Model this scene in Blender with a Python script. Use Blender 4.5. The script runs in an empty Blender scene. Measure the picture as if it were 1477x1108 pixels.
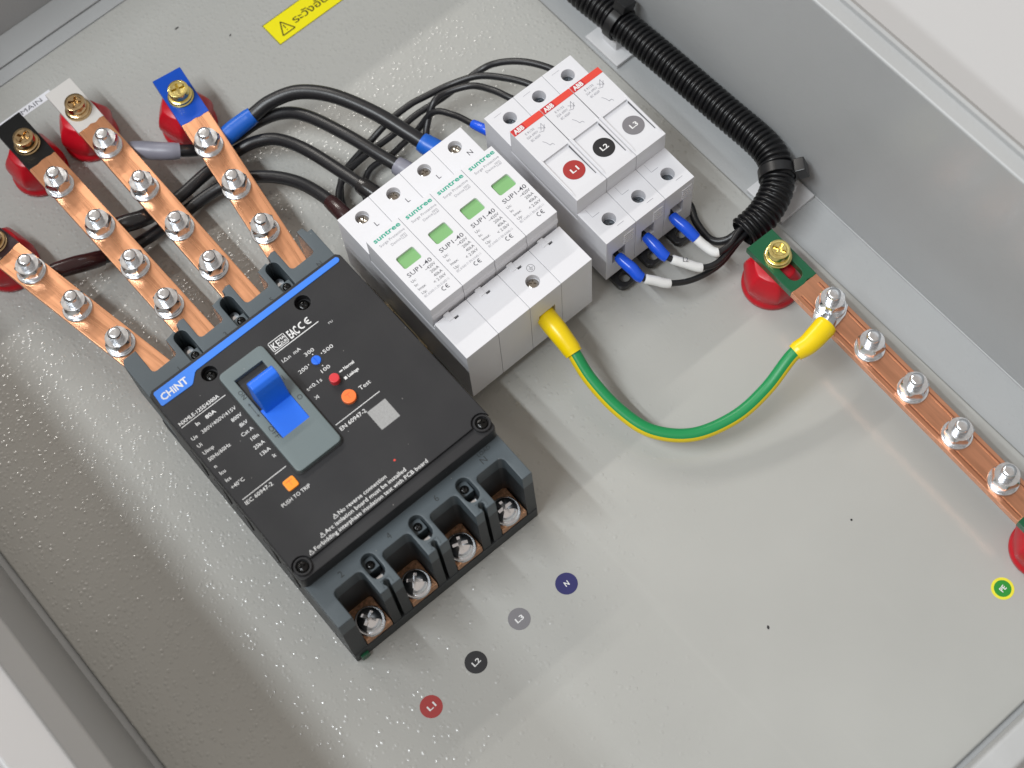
import bpy, bmesh, math, random
from mathutils import Vector, Matrix
random.seed(7)
S = 0.001                      # all dimensions below are written in millimetres
sc = bpy.context.scene
COL = sc.collection

# ------------------------------------------------------------------ camera
cam_d = bpy.data.cameras.new('camera'); cam = bpy.data.objects.new('camera', cam_d); COL.objects.link(cam)
RIGHT = Vector((0.75935722, -0.64910057, -0.04522239))
UP = Vector((0.61264062, 0.6898288, 0.38575601))
BACK = Vector((-0.21919874, -0.32063168, 0.92149185))
CAMPOS = Vector((-149.665, -251.009, 709.375)) * S
cam.matrix_world = Matrix.Translation(CAMPOS) @ Matrix((RIGHT, UP, BACK)).transposed().to_4x4()
cam_d.sensor_width = 36.0; cam_d.lens = 58.97
cam_d.clip_start = 0.01; cam_d.clip_end = 50
cam_d.dof.use_dof = True; cam_d.dof.focus_distance = 0.755; cam_d.dof.aperture_fstop = 9
sc.camera = cam

# ------------------------------------------------------------------ world and lamps
w = bpy.data.worlds.new('World'); sc.world = w; w.use_nodes = True
bg = w.node_tree.nodes['Background']
bg.inputs[0].default_value = (1.0, 0.90, 0.81, 1); bg.inputs[1].default_value = 0.49

def lamp(name, loc, target, axis, length, width, power, color):
    """a tube: rectangle whose long side lies along axis, facing the target"""
    l = bpy.data.lights.new(name, 'AREA'); l.shape = 'RECTANGLE'; l.size = length; l.size_y = width
    l.energy = power; l.color = color
    o = bpy.data.objects.new(name, l); COL.objects.link(o)
    z = (Vector(loc)-Vector(target)).normalized(); x = Vector(axis); x = (x-z*x.dot(z)).normalized(); y = z.cross(x)
    o.matrix_world = Matrix.Translation(loc) @ Matrix((x, y, z)).transposed().to_4x4()
    return o
# fluorescent tubes: a pair to the left (the open door shades the left of the plate from them), one beyond the head of the box
lamp('ceiling_light', (-0.90, 0.30, 2.05), (-0.05, 0.05, 0), (0, 1, 0), 1.40, 0.05, 29, (0.92, 0.97, 1.0))
lamp('ceiling_light', (-1.15, 0.30, 2.05), (-0.05, 0.05, 0), (0, 1, 0), 1.40, 0.05, 14.5, (0.92, 0.97, 1.0))
lamp('ceiling_light', (0.25, 2.42, 2.00), (0.20, 0.15, 0), (1, 0, 0), 1.60, 0.05, 28, (1.0, 0.96, 0.90))

vs = sc.view_settings
vs.view_transform = 'Standard'; vs.look = 'None'; vs.gamma = 1; vs.exposure = 0.0; vs.use_curve_mapping = False

# ------------------------------------------------------------------ materials
def srgb(r, g, b):
    f = lambda c: (c/255/12.92) if c/255 <= 0.04045 else ((c/255+0.055)/1.055)**2.4
    return (f(r), f(g), f(b), 1)
def nd(nt, t, **kw):
    n = nt.nodes.new(t)
    for k, v in kw.items(): setattr(n, k, v)
    return n
def mat(name, col, rough=0.45, metal=0.0, spec=0.5, bump=0.0, bscale=900, var=0.0, vscale=60, rvar=0.0, coat=0.0, stretch=None, bdist=0.0003, dust=False):
    m = bpy.data.materials.new(name); m.use_nodes = True; nt = m.node_tree
    p = nt.nodes['Principled BSDF']
    p.inputs['Base Color'].default_value = col; p.inputs['Roughness'].default_value = rough
    p.inputs['Metallic'].default_value = metal; p.inputs['Specular IOR Level'].default_value = spec
    if coat: p.inputs['Coat Weight'].default_value = coat; p.inputs['Coat Roughness'].default_value = 0.15
    tc = nd(nt, 'ShaderNodeTexCoord'); vec = tc.outputs['Object']
    if stretch:
        mp = nd(nt, 'ShaderNodeMapping'); mp.inputs['Scale'].default_value = stretch
        nt.links.new(vec, mp.inputs[0]); vec = mp.outputs[0]
    if var or rvar:
        n = nd(nt, 'ShaderNodeTexNoise'); n.inputs['Scale'].default_value = vscale; n.inputs['Detail'].default_value = 6
        n.inputs['Roughness'].default_value = 0.62
        nt.links.new(vec, n.inputs['Vector'])
        if var:
            r = nd(nt, 'ShaderNodeMapRange'); r.inputs[1].default_value = 0.3; r.inputs[2].default_value = 0.7
            r.inputs[3].default_value = 1-var; r.inputs[4].default_value = 1+var*0.6
            nt.links.new(n.outputs[0], r.inputs[0])
            mx = nd(nt, 'ShaderNodeMix', data_type='RGBA', blend_type='MULTIPLY'); mx.inputs[0].default_value = 1
            mx.inputs[6].default_value = col; nt.links.new(r.outputs[0], mx.inputs[7])
            nt.links.new(mx.outputs[2], p.inputs['Base Color'])
        if rvar:
            r2 = nd(nt, 'ShaderNodeMapRange'); r2.inputs[1].default_value = 0.3; r2.inputs[2].default_value = 0.7
            r2.inputs[3].default_value = max(0.03, rough-rvar); r2.inputs[4].default_value = rough+rvar
            nt.links.new(n.outputs[0], r2.inputs[0]); nt.links.new(r2.outputs[0], p.inputs['Roughness'])
    if dust:
        vo = nd(nt, 'ShaderNodeTexVoronoi'); vo.inputs['Scale'].default_value = 190; nt.links.new(tc.outputs['Object'], vo.inputs['Vector'])
        lt_ = nd(nt, 'ShaderNodeMath', operation='LESS_THAN'); lt_.inputs[1].default_value = 0.045; nt.links.new(vo.outputs['Distance'], lt_.inputs[0])
        se = nd(nt, 'ShaderNodeSeparateColor'); nt.links.new(vo.outputs['Color'], se.inputs[0])
        gt = nd(nt, 'ShaderNodeMath', operation='GREATER_THAN'); gt.inputs[1].default_value = 0.72; nt.links.new(se.outputs[0], gt.inputs[0])
        mu_ = nd(nt, 'ShaderNodeMath', operation='MULTIPLY'); nt.links.new(lt_.outputs[0], mu_.inputs[0]); nt.links.new(gt.outputs[0], mu_.inputs[1])
        dn = nd(nt, 'ShaderNodeTexNoise'); dn.inputs['Scale'].default_value = 35; dn.inputs['Detail'].default_value = 7; nt.links.new(tc.outputs['Object'], dn.inputs['Vector'])
        dr_ = nd(nt, 'ShaderNodeMapRange'); dr_.inputs[1].default_value = 0.35; dr_.inputs[2].default_value = 0.75; dr_.inputs[3].default_value = 0.0; dr_.inputs[4].default_value = 0.03; nt.links.new(dn.outputs[0], dr_.inputs[0])
        mm = nd(nt, 'ShaderNodeMath', operation='MULTIPLY_ADD'); mm.inputs[1].default_value = 0.6; nt.links.new(mu_.outputs[0], mm.inputs[0]); nt.links.new(dr_.outputs[0], mm.inputs[2])
        mx2 = nd(nt, 'ShaderNodeMix', data_type='RGBA'); nt.links.new(mm.outputs[0], mx2.inputs[0]); mx2.inputs[6].default_value = col; mx2.inputs[7].default_value = (0.30, 0.29, 0.28, 1)
        nt.links.new(mx2.outputs[2], p.inputs['Base Color'])
    if bump:
        n2 = nd(nt, 'ShaderNodeTexNoise'); n2.inputs['Scale'].default_value = bscale; n2.inputs['Detail'].default_value = 2
        nt.links.new(vec, n2.inputs['Vector'])
        b = nd(nt, 'ShaderNodeBump'); b.inputs['Strength'].default_value = bump; b.inputs['Distance'].default_value = bdist
        nt.links.new(n2.outputs[0], b.inputs['Height']); nt.links.new(b.outputs[0], p.inputs['Normal'])
    return m

def hammered(name, col, even=None):
    """structured powder coat: small rounded droplets on a smooth film, dense in places and sparse in others"""
    m = bpy.data.materials.new(name); m.use_nodes = True; nt = m.node_tree; L = nt.links.new
    p = nt.nodes['Principled BSDF']; p.inputs['Specular IOR Level'].default_value = 0.55
    tc = nd(nt, 'ShaderNodeTexCoord'); obj_ = tc.outputs['Object']
    def mr(src, a, b, c, d, smooth=False):
        r = nd(nt, 'ShaderNodeMapRange')
        if smooth: r.interpolation_type = 'SMOOTHSTEP'
        for k, v in zip((1, 2, 3, 4), (a, b, c, d)): r.inputs[k].default_value = v
        L(src, r.inputs[0]); return r.outputs[0]
    def ma(op, a, b):
        n = nd(nt, 'ShaderNodeMath', operation=op)
        for k, v in ((0, a), (1, b)):
            if isinstance(v, (int, float)): n.inputs[k].default_value = v
            else: L(v, n.inputs[k])
        return n.outputs[0]
    wob = nd(nt, 'ShaderNodeTexNoise'); wob.inputs['Scale'].default_value = 300; wob.inputs['Detail'].default_value = 1; L(obj_, wob.inputs['Vector'])
    va = nd(nt, 'ShaderNodeVectorMath', operation='SCALE'); L(wob.outputs['Color'], va.inputs[0]); va.inputs['Scale'].default_value = 0.0011
    vb = nd(nt, 'ShaderNodeVectorMath', operation='ADD'); L(obj_, vb.inputs[0]); L(va.outputs[0], vb.inputs[1])
    vor = nd(nt, 'ShaderNodeTexVoronoi'); vor.inputs['Scale'].default_value = 470; L(vb.outputs[0], vor.inputs['Vector'])
    dome = mr(vor.outputs['Distance'], 0.08, 0.62, 1.0, 0.0, True)
    sep = nd(nt, 'ShaderNodeSeparateColor'); L(vor.outputs['Color'], sep.inputs[0])
    sx = nd(nt, 'ShaderNodeSeparateXYZ'); L(obj_, sx.inputs[0])
    if even is None:
        gx = mr(sx.outputs[0], -0.19, 0.12, 0.0, 1.0); gy = mr(sx.outputs[1], 0.17, -0.14, 0.0, 1.0)
        bare = ma('MULTIPLY_ADD', gx, gy) if False else ma('ADD', ma('MULTIPLY', gx, gy), ma('MULTIPLY', gy, 0.40))
        big = nd(nt, 'ShaderNodeTexNoise'); big.inputs['Scale'].default_value = 16; L(obj_, big.inputs['Vector'])
        bare = ma('ADD', bare, mr(big.outputs[0], 0.3, 0.7, -0.14, 0.10))
        have = mr(ma('SUBTRACT', sep.outputs[0], bare), -0.10, 0.25, 0.0, 1.0, True)
    else:
        have = ma('MULTIPLY', sep.outputs[0], even)
    hgt = ma('MULTIPLY', dome, ma('MULTIPLY', have, ma('MULTIPLY_ADD' if False else 'ADD', ma('MULTIPLY', sep.outputs[1], 0.7), 0.45)))
    fine = nd(nt, 'ShaderNodeTexNoise'); fine.inputs['Scale'].default_value = 900; fine.inputs['Detail'].default_value = 2; L(obj_, fine.inputs['Vector'])
    hgt = ma('ADD', hgt, ma('MULTIPLY', fine.outputs[0], 0.10))
    b = nd(nt, 'ShaderNodeBump'); b.inputs['Strength'].default_value = 1.0; b.inputs['Distance'].default_value = 0.000165
    L(hgt, b.inputs['Height']); L(b.outputs[0], p.inputs['Normal'])
    n2 = nd(nt, 'ShaderNodeTexNoise'); n2.inputs['Scale'].default_value = 9; n2.inputs['Detail'].default_value = 5; L(obj_, n2.inputs['Vector'])
    tone = mr(n2.outputs[0], 0.3, 0.7, 0.93, 1.03)
    # a few faint rub marks along the sheet
    sc_ = nd(nt, 'ShaderNodeMapping'); sc_.inputs['Scale'].default_value = (60, 3, 1); sc_.inputs['Rotation'].default_value = (0, 0, 0.5); L(obj_, sc_.inputs[0])
    n4 = nd(nt, 'ShaderNodeTexNoise'); n4.inputs['Scale'].default_value = 1.0; n4.inputs['Detail'].default_value = 3; L(sc_.outputs[0], n4.inputs['Vector'])
    tone = ma('MULTIPLY', tone, mr(n4.outputs[0], 0.62, 0.75, 1.0, 1.05))
    mx = nd(nt, 'ShaderNodeMix', data_type='RGBA', blend_type='MULTIPLY'); mx.inputs[0].default_value = 1; mx.inputs[6].default_value = col
    L(tone, mx.inputs[7]); L(mx.outputs[2], p.inputs['Base Color'])
    L(mr(n2.outputs[0], 0.3, 0.7, 0.15, 0.24) if even is None else mr(n2.outputs[0], 0.3, 0.7, 0.32, 0.42), p.inputs['Roughness'])
    return m

M = {}
M['paint'] = hammered('grey hammered paint', (0.415, 0.415, 0.395, 1))
M['paint_wall'] = hammered('grey cabinet paint', (0.405, 0.415, 0.42, 1), 0.35)
M['table'] = mat('white table', (0.55, 0.55, 0.555, 1), 0.5, bump=0.1, bscale=500)
M['door'] = mat('pale grey door paint', (0.86, 0.89, 0.93, 1), 0.4, bump=0.12, bscale=700)
M['copper'] = mat('copper', (0.84, 0.42, 0.235, 1), 0.30, 1.0, var=0.13, vscale=420, rvar=0.07, bump=0.10, bscale=900, bdist=0.00005, stretch=(1, 0.05, 1))
M['copper_dull'] = mat('dull pink copper', (0.68, 0.32, 0.19, 1), 0.34, 1.0, var=0.22, vscale=320, rvar=0.08, bump=0.12, bscale=900, bdist=0.00006, stretch=(1, 0.07, 1))
M['copper_dark'] = mat('tarnished copper', (0.30, 0.12, 0.07, 1), 0.45, 1.0)
M['copper_rough'] = mat('rough copper braid', (0.62, 0.35, 0.21, 1), 0.5, 0.9, var=0.5, vscale=700, bump=1.0, bscale=1600)
M['zinc'] = mat('zinc plated steel', (0.80, 0.82, 0.85, 1), 0.22, 1.0, var=0.10, vscale=300, rvar=0.08)
M['chrome'] = mat('bright nickel', (0.84, 0.85, 0.88, 1), 0.12, 1.0)
M['darkzinc'] = mat('dull dark steel', (0.22, 0.24, 0.26, 1), 0.3, 1.0)
M['steel'] = mat('dull bronze steel', (0.42, 0.39, 0.35, 1), 0.16, 1.0)
M['bronze'] = mat('brown passivated steel', (0.62, 0.45, 0.25, 1), 0.2, 1.0, var=0.25, vscale=250, rvar=0.08)
M['brass'] = mat('yellow passivated steel', (0.86, 0.72, 0.28, 1), 0.22, 1.0, var=0.25, vscale=250, rvar=0.08)
M['red_ins'] = mat('red moulded insulator', srgb(190, 20, 36), 0.34, bump=0.15, bscale=500, var=0.12, vscale=80)
M['pvc'] = mat('black cable pvc', (0.012, 0.012, 0.014, 1), 0.36, bump=0.12, bscale=900)
M['conduit'] = mat('black corrugated conduit', (0.006, 0.006, 0.007, 1), 0.33, spec=0.4)
M['tie'] = mat('black nylon', (0.012, 0.012, 0.013, 1), 0.36)
M['pad'] = mat('white nylon', (0.62, 0.62, 0.63, 1), 0.4)
M['sl_blue'] = mat('blue vinyl sleeve', srgb(18, 92, 190), 0.34, bump=0.1, bscale=400)
M['sl_grey'] = mat('grey vinyl sleeve', srgb(128, 128, 140), 0.38, bump=0.1, bscale=400)
M['sl_black'] = mat('black vinyl sleeve', (0.012, 0.011, 0.012, 1), 0.25, bump=0.15, bscale=300)
M['sl_brown'] = mat('dark brown vinyl sleeve', srgb(46, 22, 24), 0.25, bump=0.15, bscale=300)
M['sl_yellow'] = mat('yellow vinyl sleeve', srgb(242, 210, 8), 0.30, bump=0.1, bscale=400)
M['pe_green'] = mat('green insulation', srgb(22, 138, 78), 0.36, bump=0.06, bscale=900)
M['pe_yellow'] = mat('yellow insulation', srgb(226, 200, 30), 0.36)
M['lug_blue'] = mat('blue nylon terminal', srgb(26, 84, 214), 0.25)
M['marker'] = mat('white marker sleeve', (0.80, 0.80, 0.80, 1), 0.4)
M['white_pl'] = mat('white plastic', (0.70, 0.70, 0.73, 1), 0.42, bump=0.06, bscale=1800)
M['white_pl2'] = mat('light grey plastic', (0.66, 0.66, 0.69, 1), 0.42, bump=0.06, bscale=1800)
M['seam'] = mat('dark seam', (0.10, 0.10, 0.11, 1), 0.6)
M['dark'] = mat('dark cavity', (0.012, 0.012, 0.013, 1), 0.6)
M['win_green'] = mat('green indicator', srgb(126, 176, 116), 0.35)
M['teal'] = mat('teal print', srgb(16, 158, 132), 0.6)
M['ink'] = mat('grey black print', srgb(64, 64, 72), 0.6)
M['ink_faint'] = mat('pale grey print', srgb(140, 140, 148), 0.6)
M['red_strip'] = mat('red label strip', srgb(214, 64, 50), 0.5)
M['red_logo'] = mat('dark red logo field', srgb(186, 36, 44), 0.5)
M['wprint'] = mat('white print', (0.72, 0.72, 0.72, 1), 0.6)
M['gprint'] = mat('dark grey print', srgb(40, 44, 46), 0.6)
M['cover'] = mat('black moulded cover', srgb(30, 30, 33), 0.55, spec=0.38, bump=0.28, bscale=2400, dust=True, bdist=0.0002)
M['ledge'] = mat('black moulded rim', srgb(28, 28, 31), 0.5, spec=0.4, bump=0.2, bscale=2400, dust=True, bdist=0.0002)
M['body'] = mat('slate grey moulding', srgb(74, 84, 90), 0.5, bump=0.2, bscale=2400, dust=True, bdist=0.0002)
M['basemould'] = mat('dark slate base moulding', srgb(40, 44, 47), 0.5, bump=0.2, bscale=2400, bdist=0.0002, spec=0.4)
M['bframe'] = mat('slate grey handle frame', srgb(100, 112, 114), 0.5, bump=0.15, bscale=2400, dust=True, bdist=0.0002)
M['blue_st'] = mat('blue brand strip', srgb(52, 124, 226), 0.45)
M['blue_kn'] = mat('blue toggle', srgb(26, 106, 226), 0.38, bump=0.05, bscale=1500)
M['blackscrew'] = mat('black screw', (0.02, 0.02, 0.02, 1), 0.22, 0.8)
M['btn_red'] = mat('red button', srgb(206, 52, 60), 0.38)
M['btn_org'] = mat('orange button', srgb(246, 120, 56), 0.38)
M['btn_org2'] = mat('orange trip button', srgb(250, 150, 40), 0.38)
M['patch'] = mat('pale grey printed patch', (0.32, 0.32, 0.32, 1), 0.6, var=0.15, vscale=1500)
M['st_red'] = mat('red sticker', srgb(158, 40, 38), 0.45)
M['st_black'] = mat('black sticker', srgb(24, 24, 28), 0.45)
M['st_grey'] = mat('grey sticker', srgb(118, 116, 120), 0.45)
M['st_navy'] = mat('navy sticker', srgb(36, 36, 96), 0.45)
M['st_green'] = mat('green sticker', srgb(40, 140, 50), 0.45)
M['st_yel'] = mat('yellow sticker', srgb(228, 220, 60), 0.45)
M['warn_yel'] = mat('yellow warning label', srgb(236, 224, 0), 0.45)
M['warn_ink'] = mat('olive black print', srgb(60, 56, 10), 0.6)
M['label_w'] = mat('white tape', (0.74, 0.74, 0.78, 1), 0.35)
M['pnt_blue'] = mat('blue enamel', srgb(6, 72, 178), 0.34, spec=0.35, bump=0.4, bscale=260, var=0.06, vscale=200)
M['pnt_white'] = mat('grey white enamel', (0.58, 0.56, 0.54, 1), 0.35, bump=0.2, bscale=300)
M['pnt_black'] = mat('black enamel', (0.008, 0.008, 0.008, 1), 0.42, spec=0.25, bump=0.3, bscale=300)
M['pnt_brown'] = mat('dark brown enamel', srgb(50, 34, 40), 0.22, bump=0.5, bscale=260)
M['pnt_green'] = mat('green enamel', srgb(10, 84, 52), 0.32, bump=0.25, bscale=300)
M['rail'] = mat('zinc din rail', (0.72, 0.62, 0.42, 1), 0.3, 1.0)

# ------------------------------------------------------------------ mesh helpers (millimetres)
class MB:
    def __init__(s): s.v = []; s.f = []; s.mi = []
    def add(s, vs_, fs, mi=0):
        o = len(s.v); s.v += [tuple(p) for p in vs_]; s.f += [tuple(i+o for i in f) for f in fs]; s.mi += [mi]*len(fs); return s
    def bm(s, b, mi=0):
        b.verts.index_update(); s.add([v.co[:] for v in b.verts], [[v.index for v in f.verts] for f in b.faces], mi); b.free(); return s
    def box(s, x0, x1, y0, y1, z0, z1, b=0, mi=0, seg=2):
        bm = bmesh.new()
        vs_ = [bm.verts.new(p) for p in ((x0,y0,z0),(x1,y0,z0),(x1,y1,z0),(x0,y1,z0),(x0,y0,z1),(x1,y0,z1),(x1,y1,z1),(x0,y1,z1))]
        for f in ((3,2,1,0),(4,5,6,7),(0,1,5,4),(1,2,6,5),(2,3,7,6),(3,0,4,7)): bm.faces.new([vs_[i] for i in f])
        if b: bmesh.ops.bevel(bm, geom=list(bm.edges), offset=b, segments=seg, profile=0.5, affect='EDGES')
        return s.bm(bm, mi)
    def plate(s, outer, holes, z0, z1, b=0, mi=0, seg=2, both=False):
        """polygon with holes, extruded in z; top rim bevelled"""
        bm = bmesh.new(); ed = []
        for lp in [outer]+list(holes):
            vv = [bm.verts.new((p[0], p[1], z0)) for p in lp]
            for i in range(len(vv)): ed.append(bm.edges.new((vv[i], vv[(i+1) % len(vv)])))
        bmesh.ops.triangle_fill(bm, use_beauty=True, use_dissolve=False, edges=ed)
        bmesh.ops.dissolve_limit(bm, angle_limit=0.01, verts=list(bm.verts), edges=list(bm.edges), delimit={'NORMAL'}) if not holes else None
        r = bmesh.ops.extrude_face_region(bm, geom=list(bm.faces))
        for e in r['geom']:
            if isinstance(e, bmesh.types.BMVert): e.co.z = z1
        bmesh.ops.recalc_face_normals(bm, faces=list(bm.faces))
        if b:
            es = [e for e in bm.edges if len(e.link_faces) == 2 and e.calc_face_angle() > 0.9 and
                  all(abs(v.co.z - z1) < 1e-5 or (both and abs(v.co.z-z0) < 1e-5) for v in e.verts) and abs(e.verts[0].co.z-e.verts[1].co.z) < 1e-5]
            bmesh.ops.bevel(bm, geom=es, offset=b, segments=seg, profile=0.5, affect='EDGES')
        return s.bm(bm, mi)
    def prism_x(s, poly, x0, x1, b=0, mi=0, seg=2):
        """polygon in (y, z) extruded along x"""
        bm = bmesh.new(); vv = [bm.verts.new((x0, p[0], p[1])) for p in poly]
        f = bm.faces.new(vv); r = bmesh.ops.extrude_face_region(bm, geom=[f])
        for e in r['geom']:
            if isinstance(e, bmesh.types.BMVert): e.co.x = x1
        bmesh.ops.recalc_face_normals(bm, faces=list(bm.faces))
        if b: bmesh.ops.bevel(bm, geom=list(bm.edges), offset=b, segments=seg, profile=0.5, affect='EDGES')
        return s.bm(bm, mi)
    def lathe(s, prof, cx=0, cy=0, seg=32, mod=None, mi=0, axis='z', a0=0.0):
        vs_ = []; fs = []
        for (r, z) in prof:
            for k in range(seg):
                a = a0+2*math.pi*k/seg; rr = r*(mod(a, z) if mod else 1)
                p = (cx+rr*math.cos(a), cy+rr*math.sin(a), z)
                vs_.append(p)
        n = len(prof)
        for i in range(n-1):
            for k in range(seg):
                k2 = (k+1) % seg; fs.append((i*seg+k, i*seg+k2, (i+1)*seg+k2, (i+1)*seg+k))
        fs.append(tuple(range(seg))[::-1]); fs.append(tuple((n-1)*seg+k for k in range(seg)))
        return s.add(vs_, fs, mi)
    def cyl(s, cx, cy, z0, z1, r, seg=28, b=0.0, mi=0):
        p = [(r, z0), (r, z1)] if not b else [(r, z0), (r, z1-b), (r-0.3*b, z1-0.3*b), (r-b, z1)]
        return s.lathe(p, cx, cy, seg, mi=mi)
    def tube(s, pts, rad, seg=16, mi=0, mifun=None, cap=True):
        pts = [Vector(p) for p in pts]; n = len(pts)
        T = []
        for i in range(n):
            a = pts[max(0, i-1)]; c = pts[min(n-1, i+1)]; T.append((c-a).normalized())
        up = Vector((0, 0, 1)); N = up - T[0]*up.dot(T[0])
        if N.length < 1e-4: N = Vector((1, 0, 0))
        N.normalize(); o = len(s.v); F = []
        for i in range(n):
            N = (N - T[i]*N.dot(T[i])).normalized(); B = T[i].cross(N)
            r = rad(i/(n-1)) if callable(rad) else rad
            for k in range(seg):
                a = 2*math.pi*k/seg; F.append(pts[i] + (N*math.cos(a)+B*math.sin(a))*r)
        s.v += [tuple(p) for p in F]
        for i in range(n-1):
            for k in range(seg):
                k2 = (k+1) % seg
                s.f.append((o+i*seg+k, o+i*seg+k2, o+(i+1)*seg+k2, o+(i+1)*seg+k)); s.mi.append(mifun(k/seg) if mifun else mi)
        if cap:
            s.f.append(tuple(o+k for k in range(seg))[::-1]); s.mi.append(mi)
            s.f.append(tuple(o+(n-1)*seg+k for k in range(seg))); s.mi.append(mi)
        return s
    def mesh(s, name, mats, smooth=38):
        me = bpy.data.meshes.new(name)
        me.from_pydata([(x*S, y*S, z*S) for x, y, z in s.v], [], s.f)
        for m in (mats if isinstance(mats, (list, tuple)) else [mats]): me.materials.append(M[m])
        if any(s.mi): me.polygons.foreach_set('material_index', s.mi)
        me.validate(); me.update()
        b = bmesh.new(); b.from_mesh(me); bmesh.ops.recalc_face_normals(b, faces=list(b.faces)); b.to_mesh(me); b.free()
        if smooth:
            me.polygons.foreach_set('use_smooth', [True]*len(me.polygons)); me.set_sharp_from_angle(angle=math.radians(smooth))
        return me
    def obj(s, name, mats, parent=None, smooth=38, wn=True):
        return link(name, s.mesh(name, mats, smooth), parent, wn)

def link(name, me, parent=None, wn=False):
    o = bpy.data.objects.new(name, me); COL.objects.link(o)
    if parent: o.parent = parent
    if wn:
        md = o.modifiers.new('wn', 'WEIGHTED_NORMAL'); md.keep_sharp = True
    return o
def thing(name, label, cat, loc=(0, 0, 0), rz=0.0, group=None):
    o = bpy.data.objects.new(name, None); COL.objects.link(o); o.empty_display_size = 0.01
    o.location = Vector(loc)*S; o.rotation_euler = (0, 0, rz); o['label'] = label; o['category'] = cat
    if group: o['group'] = group
    return o
def tag(o, label, cat, group=None):
    o['label'] = label; o['category'] = cat
    if group: o['group'] = group
    return o
def cut(o, cutter):
    """subtract a mesh builder from an object"""
    me = cutter.mesh('cutter', 'dark', 0); c = bpy.data.objects.new('cutter', me); COL.objects.link(c)
    if o.parent: c.parent = o.parent
    wn = [m for m in o.modifiers]
    for m in wn: o.modifiers.remove(m)
    md = o.modifiers.new('b', 'BOOLEAN'); md.object = c; md.operation = 'DIFFERENCE'; md.solver = 'EXACT'
    dg = bpy.context.evaluated_depsgraph_get(); dg.update()
    nm = bpy.data.meshes.new_from_object(o.evaluated_get(dg)); o.modifiers.remove(md)
    old = o.data; o.data = nm; nm.name = old.name
    bpy.data.objects.remove(c); bpy.data.meshes.remove(me)
    nm.polygons.foreach_set('use_smooth', [True]*len(nm.polygons)); nm.set_sharp_from_angle(angle=math.radians(38))
    m2 = o.modifiers.new('wn', 'WEIGHTED_NORMAL'); m2.keep_sharp = True
    return o
def circ(cx, cy, r, n=24, a0=0, a1=2*math.pi, end=False):
    m = n if end else n
    return [(cx+r*math.cos(a0+(a1-a0)*i/(m-1 if end else m)), cy+r*math.sin(a0+(a1-a0)*i/(m-1 if end else m))) for i in range(m)]
def rrect(x0, x1, y0, y1, r, n=5):
    p = []
    for cx, cy, a in ((x1-r, y1-r, 0), (x0+r, y1-r, 90), (x0+r, y0+r, 180), (x1-r, y0+r, 270)):
        p += circ(cx, cy, r, n, math.radians(a), math.radians(a+90), True)
    return p
def oval(cx, y0, y1, r, n=9):
    return circ(cx, y1, r, n, 0, math.pi, True) + circ(cx, y0, r, n, math.pi, 2*math.pi, True)
def smooth_path(pts, per=10):
    P = [Vector(p) for p in pts]; P = [P[0]*2-P[1]]+P+[P[-1]*2-P[-2]]; out = []
    for i in range(1, len(P)-2):
        p0, p1, p2, p3 = P[i-1:i+3]
        for k in range(per):
            t = k/per; out.append(0.5*((2*p1)+(-p0+p2)*t+(2*p0-5*p1+4*p2-p3)*t*t+(-p0+3*p1-3*p2+p3)*t**3))
    out.append(P[-2]); return out

class Print:
    """flat printed marks of one colour: text lines, bars, polygons, on a plane z"""
    def __init__(s, z): s.z = z; s.mb = MB()
    def text(s, t, x, y, h, align='LEFT', bold=0.0, width=None, rot=0.0, shear=0.0):
        cu = bpy.data.curves.new('t', 'FONT'); cu.body = t; cu.size = h*1.38; cu.align_x = align; cu.resolution_u = 2; cu.offset = bold*h; cu.shear = shear
        ob = bpy.data.objects.new('t', cu); COL.objects.link(ob)
        me = ob.to_mesh(); vs_ = [v.co.copy() for v in me.vertices]; fs = [tuple(p.vertices) for p in me.polygons]; ob.to_mesh_clear()
        bpy.data.objects.remove(ob); bpy.data.curves.remove(cu)
        if not vs_: return s
        k = 1.0
        if width:
            x0 = min(v.x for v in vs_); x1 = max(v.x for v in vs_); k = width/max(1e-6, x1-x0)
        ca, sa = math.cos(rot), math.sin(rot)
        s.mb.add([(x+(v.x*k)*ca-v.y*sa, y+(v.x*k)*sa+v.y*ca, s.z) for v in vs_], fs); return s
    def rect(s, x0, x1, y0, y1): s.mb.add([(x0,y0,s.z),(x1,y0,s.z),(x1,y1,s.z),(x0,y1,s.z)], [(0,1,2,3)]); return s
    def poly(s, p): s.mb.add([(a, b, s.z) for a, b in p], [tuple(range(len(p)))]); return s
    def line(s, pts, w):
        for (a, b), (c, d) in zip(pts[:-1], pts[1:]):
            v = Vector((c-a, d-b)); n = Vector((-v.y, v.x)).normalized()*w/2
            s.poly([(a-n.x, b-n.y), (c-n.x, d-n.y), (c+n.x, d+n.y), (a+n.x, b+n.y)])
        return s
    def ring(s, cx, cy, r, w, n=24):
        o = circ(cx, cy, r, n); i = circ(cx, cy, r-w, n); v = [(a, b, s.z) for a, b in o+i]
        s.mb.add(v, [(k, (k+1) % n, n+(k+1) % n, n+k) for k in range(n)]); return s
    def obj(s, name, m, parent): o = s.mb.obj(name, m, parent, smooth=0, wn=False); o['kind'] = 'stuff'; return o

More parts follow.
